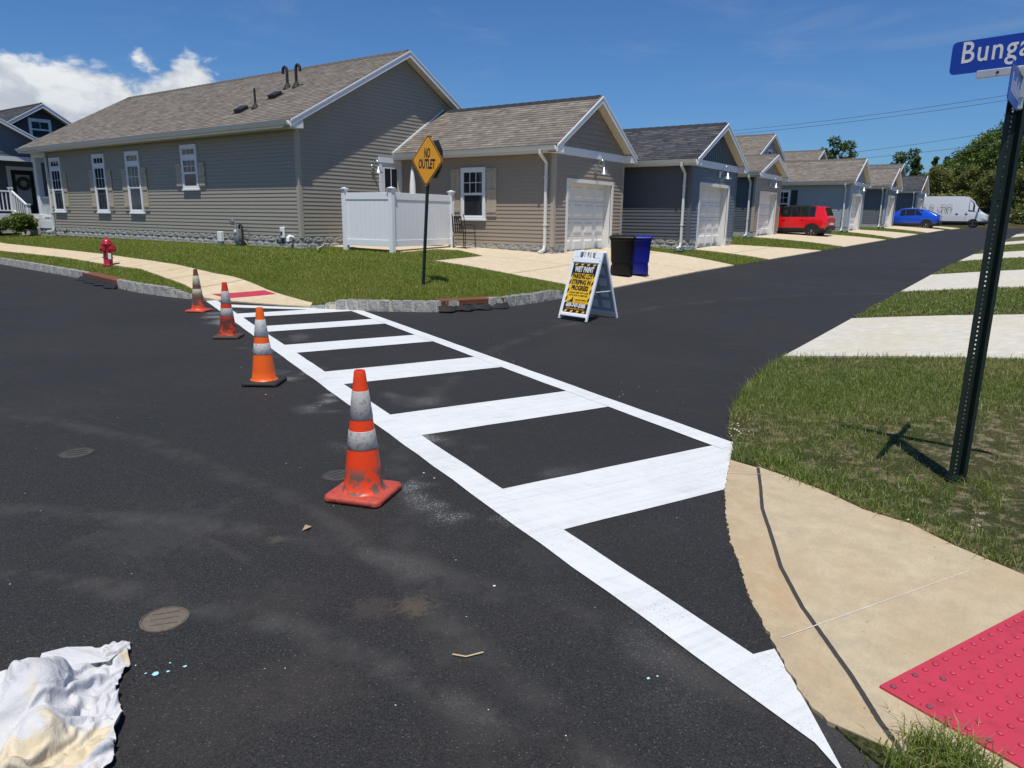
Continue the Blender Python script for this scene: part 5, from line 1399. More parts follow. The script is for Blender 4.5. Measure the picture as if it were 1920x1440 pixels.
# ------------------------------------------------------------------ services on the long wall
gm = empty('gas_meter', (12.80, 19.35, hz(12.8, 19.35)), 'grey gas meter with pipes on the house wall', 'gas meter')
MB().loft([[(x*s, y*s2, z) for x, y in rounded_poly([(-.1, -.13), (.1, -.13), (.1, .13), (-.1, .13)], .04, 3)] for z, s, s2 in ((.12, .9, .9), (.16, 1, 1), (.34, 1, 1), (.36, .92, .95), (.46, .95, .98), (.5, .8, .85))]).build('body', 'meter_grey', gm, smooth=35)
MB().lathe([(.06, -.02), (.065, 0), (.05, .012)], 16, Matrix.Translation((-.105, 0, .42)) @ Matrix.Rotation(R(-90), 4, 'Y')).build('dial', 'letter_white', gm, smooth=40)
MB().tube([(0, -.22, -.1), (0, -.22, .58), (0, -.16, .62), (0, -.08, .62), (0, -.08, .5)], .03, 8).build('inlet_pipe', 'black_pipe', gm, smooth=40)
MB().tube([(0, .08, .5), (0, .08, .62), (0, .16, .66), (.02, .2, .66)], .022, 8).build('outlet_pipe', 'galvanised', gm, smooth=40)
MB().lathe([(.05, -.04), (.085, -.03), (.085, .03), (.05, .04)], 14, Matrix.Translation((-.02, .24, .70)) @ Matrix.Rotation(R(90), 4, 'Y')).build('regulator', 'meter_grey', gm, smooth=40)
MB().tube([(0, -.22, .5), (0, -.5, .5), (0, -.52, .48), (0, -.52, .18), (0, -.85, .17), (0, -.87, -.05)], .016, 8).build('branch_pipe', 'meter_grey', gm, smooth=40)
ub = empty('utility_marker', (12.72, 20.15, hz(12.72, 20.15)), 'small white utility marker box in the lawn left of the gas meter', 'utility marker')
MB().box(-.05, -.09, 0, .05, .09, .12).build('stem', 'meter_grey', ub); MB().box(-.055, -.10, .12, .055, .10, .42).build('cover', 'vinyl_white', ub, bevel=.012)
ol = empty('outlet_box', (12.975, 17.42, 1.02), 'white outdoor outlet box on the house wall above the foundation vent', 'outlet box')
MB().box(-.06, -.09, -.15, 0, .09, .15).build('cover', 'vinyl_white', ol, bevel=.012); MB().box(-.072, -.03, -.05, -.061, .05, .03).build('socket', 'black_paint', ol)
MB().tube([(-.065, .02, -.02), (-.10, .05, -.12), (-.06, .02, -.2)], .01, 6).build('plug', 'black_paint', ol)
pv = empty('drain_pipe', (12.86, 17.0, hz(12.86, 17.0)), 'white elbow drain pipe at the foot of the house corner', 'pipe')
MB().tube([(.12, 0, .3), (0, 0, .34), (-.06, 0, .30), (-.06, 0, .20)], .05, 10).build('elbow', 'vinyl_white', pv, smooth=40)
sp = empty('wooden_stake', (13.3, 16.2, hz(13.3, 16.2)+.06), 'pale strip of edging lying in the grass in front of the vinyl screen', 'edging strip', rz=R(45))
MB().box(-1.0, -.02, -.03, .75, .02, .02).build('strip', 'mortar', sp)
for (gx, gy, lab) in ((22.0, 9.3, 'green splash block under the navy garage downspout'), (32.6, 10.5, 'green splash block under the taupe garage downspout'), (43.8, 8.8, 'green splash block under the pale garage downspout'), (52.8, 8.4, 'green splash block under the far slate garage downspout')):
    o = empty('splash_block', (gx-.2, gy-.15, hz(gx-.2, gy-.15)+.02), lab, 'splash block', 'splash blocks below the downspouts', rz=R(200))
    MB().box(-.35, -.15, 0, .35, .15, .03).box(-.35, -.15, .03, .35, -.12, .08).box(-.35, .12, .03, .35, .15, .08).build('tray', 'splash_green', o, bevel=.01)

# ------------------------------------------------------------------ covers in the asphalt
def cover(x, y, r, label, txt, ang, cm='cover_iron'):
    o = empty('valve_cover', (x, y, -.004), label, 'valve cover', 'utility covers in the street', rz=R(ang))
    MB().lathe([(r*1.10, .0015), (r*1.09, .006), (r*1.04, .007), (r*1.02, .002), (r*.3, .001)], 36).build('rim', cm, o, smooth=30)
    MB().lathe([(r, .0015), (r*.98, .005), (r*.9, .0065), (r*.2, .0065)], 36).build('lid', cm, o, smooth=30)
    for k in range(3): MB().box(-r*.6, -r*.55+k*r*.5, .006, r*.6, -r*.45+k*r*.5, .0095).build('rib', cm, o)
    if txt: place_text(o, text_mesh(txt, r*.55, cm, r*1.25, .002), Matrix.Translation((0, r*.02, .0098)))
cover(1.215, 2.503, .080, 'rusty round valve cover in the asphalt near the white dropcloth', '', -35)
cover(1.905, 4.835, .095, 'dark round valve cover in the asphalt, the left one', '', -20, 'cover_dark')
cover(2.66, 3.19, .085, 'round valve cover in the asphalt behind the nearest cone', '', -10, 'cover_dark')

# ------------------------------------------------------------------ dropcloth in the near left corner
def dropcloth():
    """a square of canvas let fall in a heap: settled by a short cloth simulation, then kept as a plain mesh"""
    n = 64; u, v = np.meshgrid(np.linspace(-.5, .5, n), np.linspace(-.5, .5, n), indexing='ij')
    Z = .20+.035*np.sin(u*9+1)+.035*np.sin(v*11)+.02*np.sin((u+v)*17)+.012*np.sin((u-v)*23+2)
    V = np.stack([(u*.60).ravel(), (v*.66).ravel(), Z.ravel()], 1); i, j = np.meshgrid(np.arange(n-1), np.arange(n-1), indexing='ij'); a = (i*n+j).ravel()
    me = bpy.data.meshes.new('cloth_sim'); me.from_pydata(V.tolist(), [], np.stack([a, a+n, a+n+1, a+1], 1).tolist())
    o = bpy.data.objects.new('cloth_sim', me); COL.objects.link(o); tmp = [o]
    m_ = o.modifiers.new('cloth', 'CLOTH'); s = m_.settings; s.quality = 5; s.mass = .25; s.tension_stiffness = 12; s.compression_stiffness = 12; s.shear_stiffness = 6; s.bending_stiffness = .7; s.air_damping = 2; s.shrink_min = -.27
    cs = m_.collision_settings; cs.use_self_collision = True; cs.self_distance_min = .006; cs.distance_min = .006; cs.collision_quality = 3
    m_.point_cache.frame_start = 1; m_.point_cache.frame_end = 60
    def coll(me_, loc=(0, 0, 0)):
        g = bpy.data.objects.new('collider', me_); COL.objects.link(g); g.location = loc; g.modifiers.new('col', 'COLLISION'); g.collision.thickness_outer = .004; g.collision.cloth_friction = 20; tmp.append(g)
    coll(MB().poly((-2, -2, 0), (2, -2, 0), (2, 2, 0), (-2, 2, 0)).mesh('collider', None))
    for (x, y, r, h) in ((.08, .08, .10, .13), (-.17, -.05, .09, .12), (.12, -.15, .08, .09)):
        bm = bmesh.new(); bmesh.ops.create_uvsphere(bm, u_segments=14, v_segments=8, radius=1.)
        for q in bm.verts: q.co = Vector((q.co.x*r, q.co.y*r*1.4, q.co.z*h))
        mm = bpy.data.meshes.new('collider'); bm.to_mesh(mm); bm.free(); coll(mm, (x, y, 0))
    for f in range(1, 40): SC.frame_set(f)
    dg = bpy.context.evaluated_depsgraph_get(); res = bpy.data.meshes.new_from_object(o.evaluated_get(dg))
    for t_ in tmp: bpy.data.objects.remove(t_)
    SC.frame_set(1)
    res.materials.clear(); res.materials.append(MATS['dropcloth']); res.shade_smooth()
    o = inst('dropcloth', res, None, (.61, 2.29, -.006), (0, 0, R(-28)), (.90, .86, 1.25)); tag(o, 'crumpled white dropcloth with cream stains lying on the asphalt', 'dropcloth')
    m2 = o.modifiers.new('thickness', 'SOLIDIFY'); m2.thickness = .002; m3 = o.modifiers.new('smooth', 'SUBSURF'); m3.levels = 1; m3.render_levels = 1
    return o
dropcloth()
fl = MB().extrude([(0, 0, .03), (.17, -.14, .03), (.215, -.10, .018), (.20, -.06, .012), (.18, .01, .02), (.12, .06, .03), (.05, .08, .035)], (0, 0, .002)).build('dropcloth_flap', 'dropcloth', None); fl.location = (.77, 2.49, 0); tag(fl, 'stiff white fabric flap sticking out from under the dropcloth', 'dropcloth')

# bits lying on the road
lf = empty('dry_leaf', (2.06, 2.72, 0), 'small dry leaf on the asphalt in front of the nearest cone', 'leaf')
MB().add([(-.03, 0, .004), (0, -.014, .012), (.03, 0, .006), (.005, .016, .02), (0, 0, .006)], [(0, 1, 4), (1, 2, 4), (2, 3, 4), (3, 0, 4)]).build('blade', 'leaf_dry', lf)
tw = empty('twig', (1.72, 1.42, 0), 'small V-shaped straw twig on the asphalt at bottom centre', 'twig')
MB().tube([(-.02, .045, .006), (0, 0, .004), (.055, -.035, .006)], .0028, 5).build('stem', 'twig', tw)
def chips(name, pts, mat, label):
    o = bpy.data.objects.new(name, None); link(o); tag(o, label, 'paint specks'); mb = MB(); rng = random.Random(5)
    for x, y, r in pts:
        k = rng.randint(4, 6); a0 = rng.random()*6; z = float(base(x))-.0005
        mb.add([(x+r*rng.uniform(.5, 1)*math.cos(a0+6.28*i/k), y+r*rng.uniform(.5, 1)*math.sin(a0+6.28*i/k), z) for i in range(k)], [tuple(range(k))])
    tag(mb.build('speck', mat, o), kind='stuff')
chips('paint_specks', [(1.02, 2.20, .016), (1.05, 2.18, .008), (1.1, 2.16, .010), (1.08, 2.22, .005), (1.0, 2.23, .006), (2.0, .85, .01), (2.03, .83, .006)], 'paint_chip', 'pale blue paint specks on the asphalt right of the dropcloth')
rr_ = random.Random(11); sp_ = []
for _ in range(420):
    x = rr_.uniform(.6, 10.); y = rr_.uniform(.5, 12.); sp_.append((x, y, rr_.uniform(.0015, .0045)))
for _ in range(60):
    al = rr_.uniform(2, 12); d = rr_.choice((-.25, 2.3))+rr_.gauss(0, .2); q = cwp(al, d); sp_.append((q[0], q[1], rr_.uniform(.003, .012)))
chips('litter_specks', [p for p in sp_ if not (7.0 < p[0] and p[1] > 7)], 'letter_white', 'tiny white specks of litter and grit scattered over the asphalt')

# ------------------------------------------------------------------ vehicles (local +x forward, +y left)
def vehicle(name, label, cat, loc, heading, st, paint, roofmat, wheels, wr, glass_side, wind, rear, side_w, scale=1., trim_z=None, arch=True, group=None, surround=None):
    o = empty(name, loc, label, cat, group, rz=heading); o.scale = (scale,)*3
    rings = []
    for (x, zs, zb, zr, w, wt_) in st:
        h = [(w*.88, zs), (w*.985, zs+.10), (w, zs+(zb-zs)*.55), (w*.975, zb), (wt_, zr), (wt_*.55, zr+.025), (0, zr+.035)]
        rings.append([(x, y, z) for y, z in h]+[(x, -y, z) for y, z in h[-2::-1]])
    def P(i, j): return Vector(rings[i][j])
    cabin = [k for k, s in enumerate(st) if s[3]-s[2] > .3]
    MB().loft(rings, closed=False, caps=False).add(rings[0], [tuple(range(13))]).add(rings[-1], [tuple(range(13))]).build('body', paint, o, smooth=38)
    if roofmat and roofmat != paint:
        a, b_ = cabin[1], cabin[-1]
        mb = MB()
        rr = [[p+Vector((0, 0, .006)) for p in [P(k, j) for j in range(4, 9)]] for k in range(a, b_+1)]
        mb.loft(rr, closed=False, caps=False).build('roof', roofmat, o, smooth=38)
    MB().box(st[0][0]+.1, -side_w*.8, .22, st[-1][0]-.15, side_w*.8, st[3][1]+.1).build('underbody', 'car_trim', o)
    def quadpatch(q, m0, m1, n0, n1, off, nm, mat):
        a, b_, c, d = q
        def at(s, t_): return (a.lerp(b_, s)).lerp(d.lerp(c, s), t_)
        vs = [at(m0, n0), at(m1, n0), at(m1, n1), at(m0, n1)]; nn = (vs[1]-vs[0]).cross(vs[3]-vs[0]).normalized()
        ctr = sum(vs, Vector())/4; out = Vector((0, ctr.y, ctr.z-.9))
        if nm in ('windscreen', 'rear_window'): out = Vector((1 if nm == 'windscreen' else -1, 0, .4))
        if nn.dot(out) < 0: nn = -nn
        MB().extrude([v+nn*.001 for v in vs], nn*off).build(nm, mat, o)
    if surround:
        for i in range(surround[0], surround[1]):
            for q in ((P(i, 3), P(i+1, 3), P(i+1, 4), P(i, 4)), (P(i, 9), P(i+1, 9), P(i+1, 8), P(i, 8))):
                quadpatch(q, .55 if i == surround[0] else 0., 1., .03, 1., .003, 'window_surround', 'car_trim')
    for (i, m0, m1) in glass_side:
        quadpatch((P(i, 3), P(i+1, 3), P(i+1, 4), P(i, 4)), m0, m1, .06, .90, .006, 'side_window', 'car_glass')
        quadpatch((P(i, 9), P(i+1, 9), P(i+1, 8), P(i, 8)), m0, m1, .06, .90, .006, 'side_window', 'car_glass')
    i = wind; quadpatch((P(i, 4), P(i, 8), P(i+1, 8), P(i+1, 4)), .06, .94, .06, .94, .05, 'windscreen', 'car_glass')
    if rear is not None: quadpatch((P(rear, 4), P(rear, 8), P(rear+1, 8), P(rear+1, 4)), .10, .90, .06, .92, .05, 'rear_window', 'car_glass')
    for x in wheels:
        for s in (-1, 1):
            y = s*(side_w-.10); M = Matrix.Translation((x, y, wr)) @ Matrix.Rotation(R(-90*s), 4, 'X')
            if arch:
                mb = MB(); n = 14; ro, ri = wr+.075, wr*.2
                ringp = [(x+ro*math.cos(math.pi*k/n*1.16-.25), s*(side_w-.06), wr+ro*math.sin(math.pi*k/n*1.16-.25)*.96) for k in range(n+1)]
                mb.extrude(ringp, (0, s*.075, 0)).build('wheel_arch', 'car_trim', o)
            w_ = MB().lathe([(wr*.62, -.10), (wr*.93, -.10), (wr, -.075), (wr, .09), (wr*.94, .115), (wr*.68, .118), (wr*.66, .10)], 28, M).build('wheel', 'tyre', o, smooth=40)
            MB().lathe([(wr*.67, .10), (wr*.64, .112), (wr*.60, .07), (.03, .065)], 28, M).build('rim_back', 'car_trim', w_, smooth=40)
            for k in range(8): MB().box(wr*.12, -wr*.055, .07, wr*.63, wr*.055, .112, M @ Matrix.Rotation(k*math.pi/4, 4, 'Z')).build('spoke', 'alloy', w_)
            MB().lathe([(wr*.16, .07), (wr*.14, .115), (.01, .118)], 12, M).build('hub', 'alloy', w_)
    if trim_z:
        for s in (-1, 1): MB().box(st[1][0]+.05, s*side_w-.03, trim_z[0], st[-2][0]-.05, s*side_w+.012, trim_z[1]).build('sill_cladding', 'car_trim', o, bevel=.01)
    return o
JX, JY = 37.35, 8.62
suv = vehicle('parked_suv', 'red compact SUV with black roof parked beside the taupe garage', 'car', (JX+.80, JY-.42, .76), R(90),
    [(0., .50, 1.0, 1.02, .84, .80), (.10, .42, 1.05, 1.12, .89, .80), (.28, .40, 1.06, 1.60, .90, .72), (1.0, .38, 1.06, 1.67, .90, .70), (1.95, .38, 1.05, 1.67, .90, .70), (2.5, .38, 1.04, 1.62, .90, .69), (3.1, .38, 1.04, 1.10, .90, .80), (3.85, .42, 1.0, 1.03, .88, .80), (4.1, .45, .88, .90, .82, .76), (4.2, .5, .8, .82, .74, .70)],
    'paint_red', 'black_paint', (.78, 3.34), .35, [(2, .62, .97), (3, .03, .46), (3, .52, .97), (4, .05, .95)], 5, 1, .90, .90, (.34, .50), group='cars parked along the alley', surround=(2, 5))
MB().box(-.06, -.82, .36, .12, .82, .62).build('rear_bumper', 'car_trim', suv, bevel=.03)
for s in (-1, 1): MB().box(-.012, s*.70-.11, .82, .12, s*.70+.11, 1.02).build('tail_lamp', 'lamp_red', suv, bevel=.02)
for s in (-1, 1): MB().box(2.72, s*.98-.09, 1.0, 2.85, s*.98+.09, 1.14).build('mirror', 'black_paint', suv, bevel=.02)
MB().tube([(.9, .3, 1.68), (.75, .3, 1.92)], .01, 5).build('aerial', 'black_paint', suv)
MB().box(-.075, -.26, .66, -.012, .26, .78).build('number_plate', 'letter_white', suv)
for s in (-1, 1):
    for x in (1.25, 2.2): MB().box(x, s*.905-.012, .93, x+.18, s*.905+.012, .965).build('door_handle', 'paint_red', suv)
    for x in (1.08, 2.02): MB().box(x, s*.898-.006, .5, x+.012, s*.898+.006, 1.04).build('door_gap', 'black_paint', suv)
BX, BY = 59.0, 6.42
crs = vehicle('parked_car', 'bright blue crossover with white roof parked near the far end', 'car', (BX+.80, BY-.82, 1.09), R(90),
    [(0., .55, .92, .95, .78, .72), (.08, .48, 1.0, 1.05, .86, .76), (.30, .42, 1.02, 1.12, .90, .70), (.95, .38, 1.01, 1.42, .90, .64), (1.7, .36, .98, 1.54, .90, .63), (2.35, .36, .96, 1.54, .90, .63), (2.75, .36, .96, 1.46, .90, .65), (3.45, .36, .97, 1.02, .90, .76), (4.1, .42, .86, .88, .86, .72), (4.36, .5, .72, .74, .72, .62)],
    'paint_blue', 'paint_white', (.85, 3.5), .345, [(3, .35, .97), (4, .03, .97), (5, .05, .93)], 6, 2, .90, .92, (.30, .42), group='cars parked along the alley')
for s in (-1, 1): MB().box(-.02, s*.62-.2, .90, .16, s*.62+.2, 1.0).build('tail_lamp', 'lamp_red', crs, bevel=.02)
MB().box(-.04, -.78, .38, .1, .78, .56).build('rear_bumper', 'car_trim', crs, bevel=.03)
MB().box(.28, -.6, 1.40, .62, .6, 1.44).build('roof_spoiler', 'paint_white', crs, bevel=.01)
van = vehicle('delivery_van', 'white high-roof delivery van parked across the end of the alley', 'van', (77.03, 9.6, 1.13), R(-90),
    [(0., .48, 1.35, 2.58, .98, .84), (.06, .42, 1.38, 2.68, 1.0, .86), (.5, .42, 1.38, 2.72, 1.0, .86), (2.2, .42, 1.38, 2.73, 1.0, .86), (4.0, .42, 1.38, 2.72, 1.0, .86), (4.45, .42, 1.36, 2.62, 1.0, .84), (4.85, .42, 1.34, 2.25, 1.0, .83), (5.45, .42, 1.30, 1.42, 1.0, .86), (5.85, .48, 1.12, 1.16, .96, .84), (6.0, .52, .95, .98, .86, .78)],
    'paint_white', 'paint_white', (1.15, 4.95), .36, [(5, .10, .98), (6, .0, .62)], 6, None, 1.0, 1.0, (.40, .58), group='cars parked along the alley')
MB().box(5.6, -.94, .34, 6.04, .94, .62).build('front_bumper', 'car_trim', van, bevel=.05)
for s in (-1, 1):
    MB().box(5.62, s*.80-.12, .92, 5.98, s*.80+.12, 1.12).build('headlamp', 'lamp_clear', van, bevel=.04)
    MB().box(5.2, s*1.16-.1, 1.35, 5.32, s*1.16+.1, 1.72).build('mirror', 'black_paint', van, bevel=.03)
    for x in (4.28, 3.55): MB().box(x, s*1.003-.012, 1.16, x+.2, s*1.003+.012, 1.24).build('door_handle', 'black_paint', van)
    MB().box(4.33, s*.998-.006, .6, 4.345, s*.998+.006, 1.4).build('door_gap', 'meter_grey', van)
# outline lettering sprayed on the side: loops of dark line
def squiggle(pts, w=.011): MB().tube([(x, -1.012, z) for x, z in pts], w, 5).build('graffiti', 'sign_black', van)
for cx, wdt in ((1.0, .18), (1.62, .17), (2.62, .2), (3.05, .19)):
    squiggle([(cx+wdt*math.cos(a), 1.62+.42*math.sin(a)) for a in [R(k) for k in range(-60, 241, 25)]])
    squiggle([(cx+wdt*.45*math.cos(a), 1.55+.26*math.sin(a)) for a in [R(k) for k in range(-40, 221, 30)]], .008)
squiggle([(2.1, 1.75), (2.2, 1.5), (2.32, 1.35), (2.4, 1.62), (2.5, 1.3)]); squiggle([(2.3, 1.95), (2.42, 2.05), (2.52, 1.92)])

# ------------------------------------------------------------------ leaves, trees, shrubs
def cards(name, C_, size, mat, rng, aspect=.6, up=.35, kind=None, parent=None, loc=(0, 0, 0)):
    """many small leaf-shaped faces"""
    n = len(C_); N_ = rng.normal(size=(n, 3)); N_[:, 2] = np.abs(N_[:, 2])+up; N_ /= np.linalg.norm(N_, axis=1)[:, None]
    A_ = np.cross(N_, rng.normal(size=(n, 3))); A_ /= np.linalg.norm(A_, axis=1)[:, None]; B2 = np.cross(N_, A_)
    s = size*(.6+.8*rng.random(n))[:, None]
    V = np.empty((n, 4, 3)); V[:, 0] = C_-A_*s; V[:, 1] = C_-B2*s*aspect; V[:, 2] = C_+A_*s; V[:, 3] = C_+B2*s*aspect
    V[:, 1] += N_*s*.15; V[:, 3] += N_*s*.15
    me = bpy.data.meshes.new(name); me.vertices.add(4*n); me.vertices.foreach_set('co', V.astype(np.float32).ravel())
    me.loops.add(4*n); me.loops.foreach_set('vertex_index', np.arange(4*n, dtype=np.int32)); me.polygons.add(n)
    me.polygons.foreach_set('loop_start', np.arange(0, 4*n, 4, dtype=np.int32))
    me.update(calc_edges=True)
    at_ = me.attributes.new('tint', 'FLOAT', 'POINT'); at_.data.foreach_set('value', np.repeat(rng.random(n), 4).astype(np.float32))
    me.materials.append(MATS[mat])
    if name is None: return me
    return me
def crown_points(rng, blobs, n):
    out = []; w = np.array([b_[3]**2 for b_ in blobs]); w /= w.sum()
    for (x, y, z, r), k in zip(blobs, (w*n).astype(int)):
        d = rng.normal(size=(k, 3)); d /= np.linalg.norm(d, axis=1)[:, None]; rad = r*(.45+.55*rng.random(k)**.5)*(1+.18*rng.normal(size=k))
        out.append(np.array((x, y, z))+d*rad[:, None]*np.array((1, 1, .8)))
    return np.concatenate(out)
def tree_proto(seed, h, r, leaf, n, shape='round'):
    rng = np.random.default_rng(seed); mb = MB()
    top = h*.8; mb.tube([(0, 0, -.6), (.05, .02, h*.2), (-.08, .06, h*.45), (.05, -.03, top)], [r*.085, r*.07, r*.05, .03], 8)
    blobs = []; nb = 17 if shape == 'round' else 12
    for k in range(nb):
        a = k*2.4+rng.random(); t_ = (k+.5)/nb
        if shape == 'round': z = h*(.34+.58*t_); rr = r*math.sin(math.pi*(.18+.74*t_))*(.75+.35*rng.random())*.72
        elif shape == 'sparse': z = h*(.5+.46*t_); rr = r*(.9-.5*t_)*(.5+.6*rng.random())
        else: z = h*(.15+.8*t_); rr = r*(1-t_)*.75
        x, y = rr*math.cos(a), rr*math.sin(a); br = r*(.34+.16*rng.random())*(1 if shape == 'round' else .62)
        blobs.append((x, y, z, br))
        zb = max(h*.22, z-h*.2); mb.tube([(0, 0, zb), (x*.5, y*.5, (zb+z)/2+.2), (x*.9, y*.9, z)], [r*.03, r*.02, .012], 5, caps=False)
    tm_ = mb.mesh('trunk', 'bark', smooth=True)
    return tm_, cards('crown', crown_points(rng, blobs, n), .16 if h > 7 else .13, leaf, rng)
PROTO = {'a': tree_proto(1, 11, 3.6, 'leaf_dark', 9000), 'b': tree_proto(2, 9, 3.2, 'leaf_mid', 8000), 'c': tree_proto(3, 7, 2.6, 'leaf_olive', 6500), 'd': tree_proto(4, 10, 2.8, 'leaf_dark', 2600, 'sparse'), 'e': tree_proto(5, 9, 1.7, 'leaf_dark', 5000, 'cone')}
def tree(k, x, y, s, rz, label, z=None, group='trees on the bank beyond the alley'):
    zz = float(terr_z(np.array([x]), np.array([y]))[0]) if z is None else z
    o = empty('tree', (x, y, zz-.1), label, 'tree', group, rz=rz); o.scale = (s, s, s*(.92+.16*((x*7.3+y) % 1)))
    inst('trunk', PROTO[k][0], o); inst('crown', PROTO[k][1], o); return o
def dirpt(px_, dist):
    """a ground point at a bearing of the photograph's column, at a distance"""
    v = _f*1330+_r2*(px_-960)+_u2*(720-405); v.z = 0; v.normalize(); return v.x*dist, v.y*dist
TREES = [('c', 1752, 100, .75, 'low olive tree just right of the farthest garage'), ('b', 1772, 112, .75, 'bushy mid-green tree behind the van roof'), ('e', 1760, 118, .85, 'narrow dark conifer behind the farthest garage'),
         ('a', 1800, 118, .78, 'dark rounded tree above the van cab'), ('c', 1812, 98, .72, 'olive shrub-like tree above the van windscreen'), ('b', 1832, 104, .95, 'mid-green tree rising left of the sign post'),
         ('a', 1850, 120, 1.0, 'tall dark tree left of the sign post'), ('b', 1868, 98, .85, 'mid-green tree hidden partly by the sign post'), ('a', 1885, 112, 1.05, 'tall dark tree behind the sign post'),
         ('c', 1890, 94, .9, 'olive tree at the foot of the bank behind the sign post'), ('a', 1915, 104, 1.08, 'tall dark tree right of the sign post'), ('b', 1935, 92, 1.05, 'mid-green tree at the right edge'), ('a', 1965, 100, 1.3, 'tall dark tree beyond the right edge'),
         ('c', 1915, 90, .8, 'low olive tree right of the sign post'), ('b', 1790, 106, .62, 'small mid-green tree between van and bank'), ('c', 1850, 92, .7, 'small olive tree on the bank above the van bonnet'), ('e', 1740, 130, 1.0, 'slim conifer in the gap beyond the farthest garage')]
for i, (k, pxx, dd, s, lab) in enumerate(TREES):
    x, y = dirpt(pxx, dd); tree(k, x, y, s*.92, i*1.7, lab)
for i, (k, pxx, dd, s, lab, z) in enumerate((('d', 1562, 105, 1.0, 'airy open-crowned tree above the pale garage roof', 2.2), ('d', 1535, 112, .85, 'small airy tree left of the open-crowned one', 2.5), ('e', 1705, 110, 1.0, 'dark narrow tree above the far grey roof', 1.5), ('d', 1685, 112, 1.0, 'thin tree with open crown above the far brown roof', 1.5), ('e', 1650, 118, .92, 'small dark conifer top showing above the far roofs', 1.5))):
    x, y = dirpt(pxx, dd); tree(k, x, y, s, i*1.1, lab, z, 'trees behind the far roofs')
# understory on the bank: one mass
rng = np.random.default_rng(9); bl = []
for k in range(70):
    x, y = dirpt(rng.uniform(1735, 2000), rng.uniform(86, 112)); z = float(terr_z(np.array([x]), np.array([y]))[0]); r = rng.uniform(.7, 1.7); bl.append((x, y, z+r*.5, r))
tag(inst('brush', cards('brush', crown_points(rng, bl, 26000), .15, 'leaf_olive', rng), None), 'tangled olive undergrowth covering the bank behind the van', 'undergrowth', kind='stuff')
def shrub(name, loc, r, h, label, n=2600):
    rng = np.random.default_rng(int(loc[0]*10)); o = empty(name, loc, label, 'shrub')
    bl = [(rng.uniform(-r, r)*.6, rng.uniform(-r, r)*.6, h*(.3+.4*rng.random()), r*.5) for _ in range(9)]
    inst('foliage', cards('foliage', crown_points(rng, bl, n), .045, 'leaf_bush', rng), o)
    mb = MB()
    for k in range(7): a = k*.9; mb.tube([(0, 0, -.05), (r*.3*math.cos(a), r*.3*math.sin(a), h*.5)], .012, 5)
    mb.build('stems', 'bark', o)
shrub('shrub', (12.55, 33.9, .62), .62, .95, 'round green shrub below the porch at the left edge', 4200)
shrub('shrub', (11.9, 34.6, .6), .5, .7, 'smaller green shrub at the far left by the white post')
wp = empty('white_post', (11.05, 34.2, .5), 'white square post cut off by the left edge', 'post')
MB().box(-.07, -.07, -.2, .07, .07, 1.15).build('shaft', 'vinyl_white', wp, bevel=.006); MB().box(-.095, -.095, 1.15, .095, .095, 1.2).build('cap', 'vinyl_white', wp, bevel=.008)

# overhead wires
def wire(P, Q, sag, label):
    P, Q = Vector(P), Vector(Q); pts = [P.lerp(Q, k/16)-Vector((0, 0, sag*4*(k/16)*(1-k/16))) for k in range(17)]
    o = bpy.data.objects.new('overhead_wire', MB().tube(pts, .022, 4).mesh('overhead_wire', 'wire_grey', pts[0])); o.location = pts[0]; link(o); tag(o, label, 'wire', 'overhead wires above the alley')
def raypt(x, y, dist):
    v = (_f*1330+_r2*(x-960)+_u2*(720-y)).normalized(); return Vector((0, 0, CAM_H))+v*dist
wire(raypt(1330, 249, 95), raypt(1990, 162, 80), .35, 'upper overhead wire of the pair above the navy garage')
wire(raypt(1330, 255, 95), raypt(1990, 172, 80), .35, 'lower overhead wire of the pair above the navy garage')
wire(raypt(1540, 292, 110), raypt(2010, 222, 95), .3, 'single overhead wire above the treetops')
wire(raypt(1560, 301, 110), raypt(2010, 247, 95), .3, 'lowest overhead wire crossing the treetops')

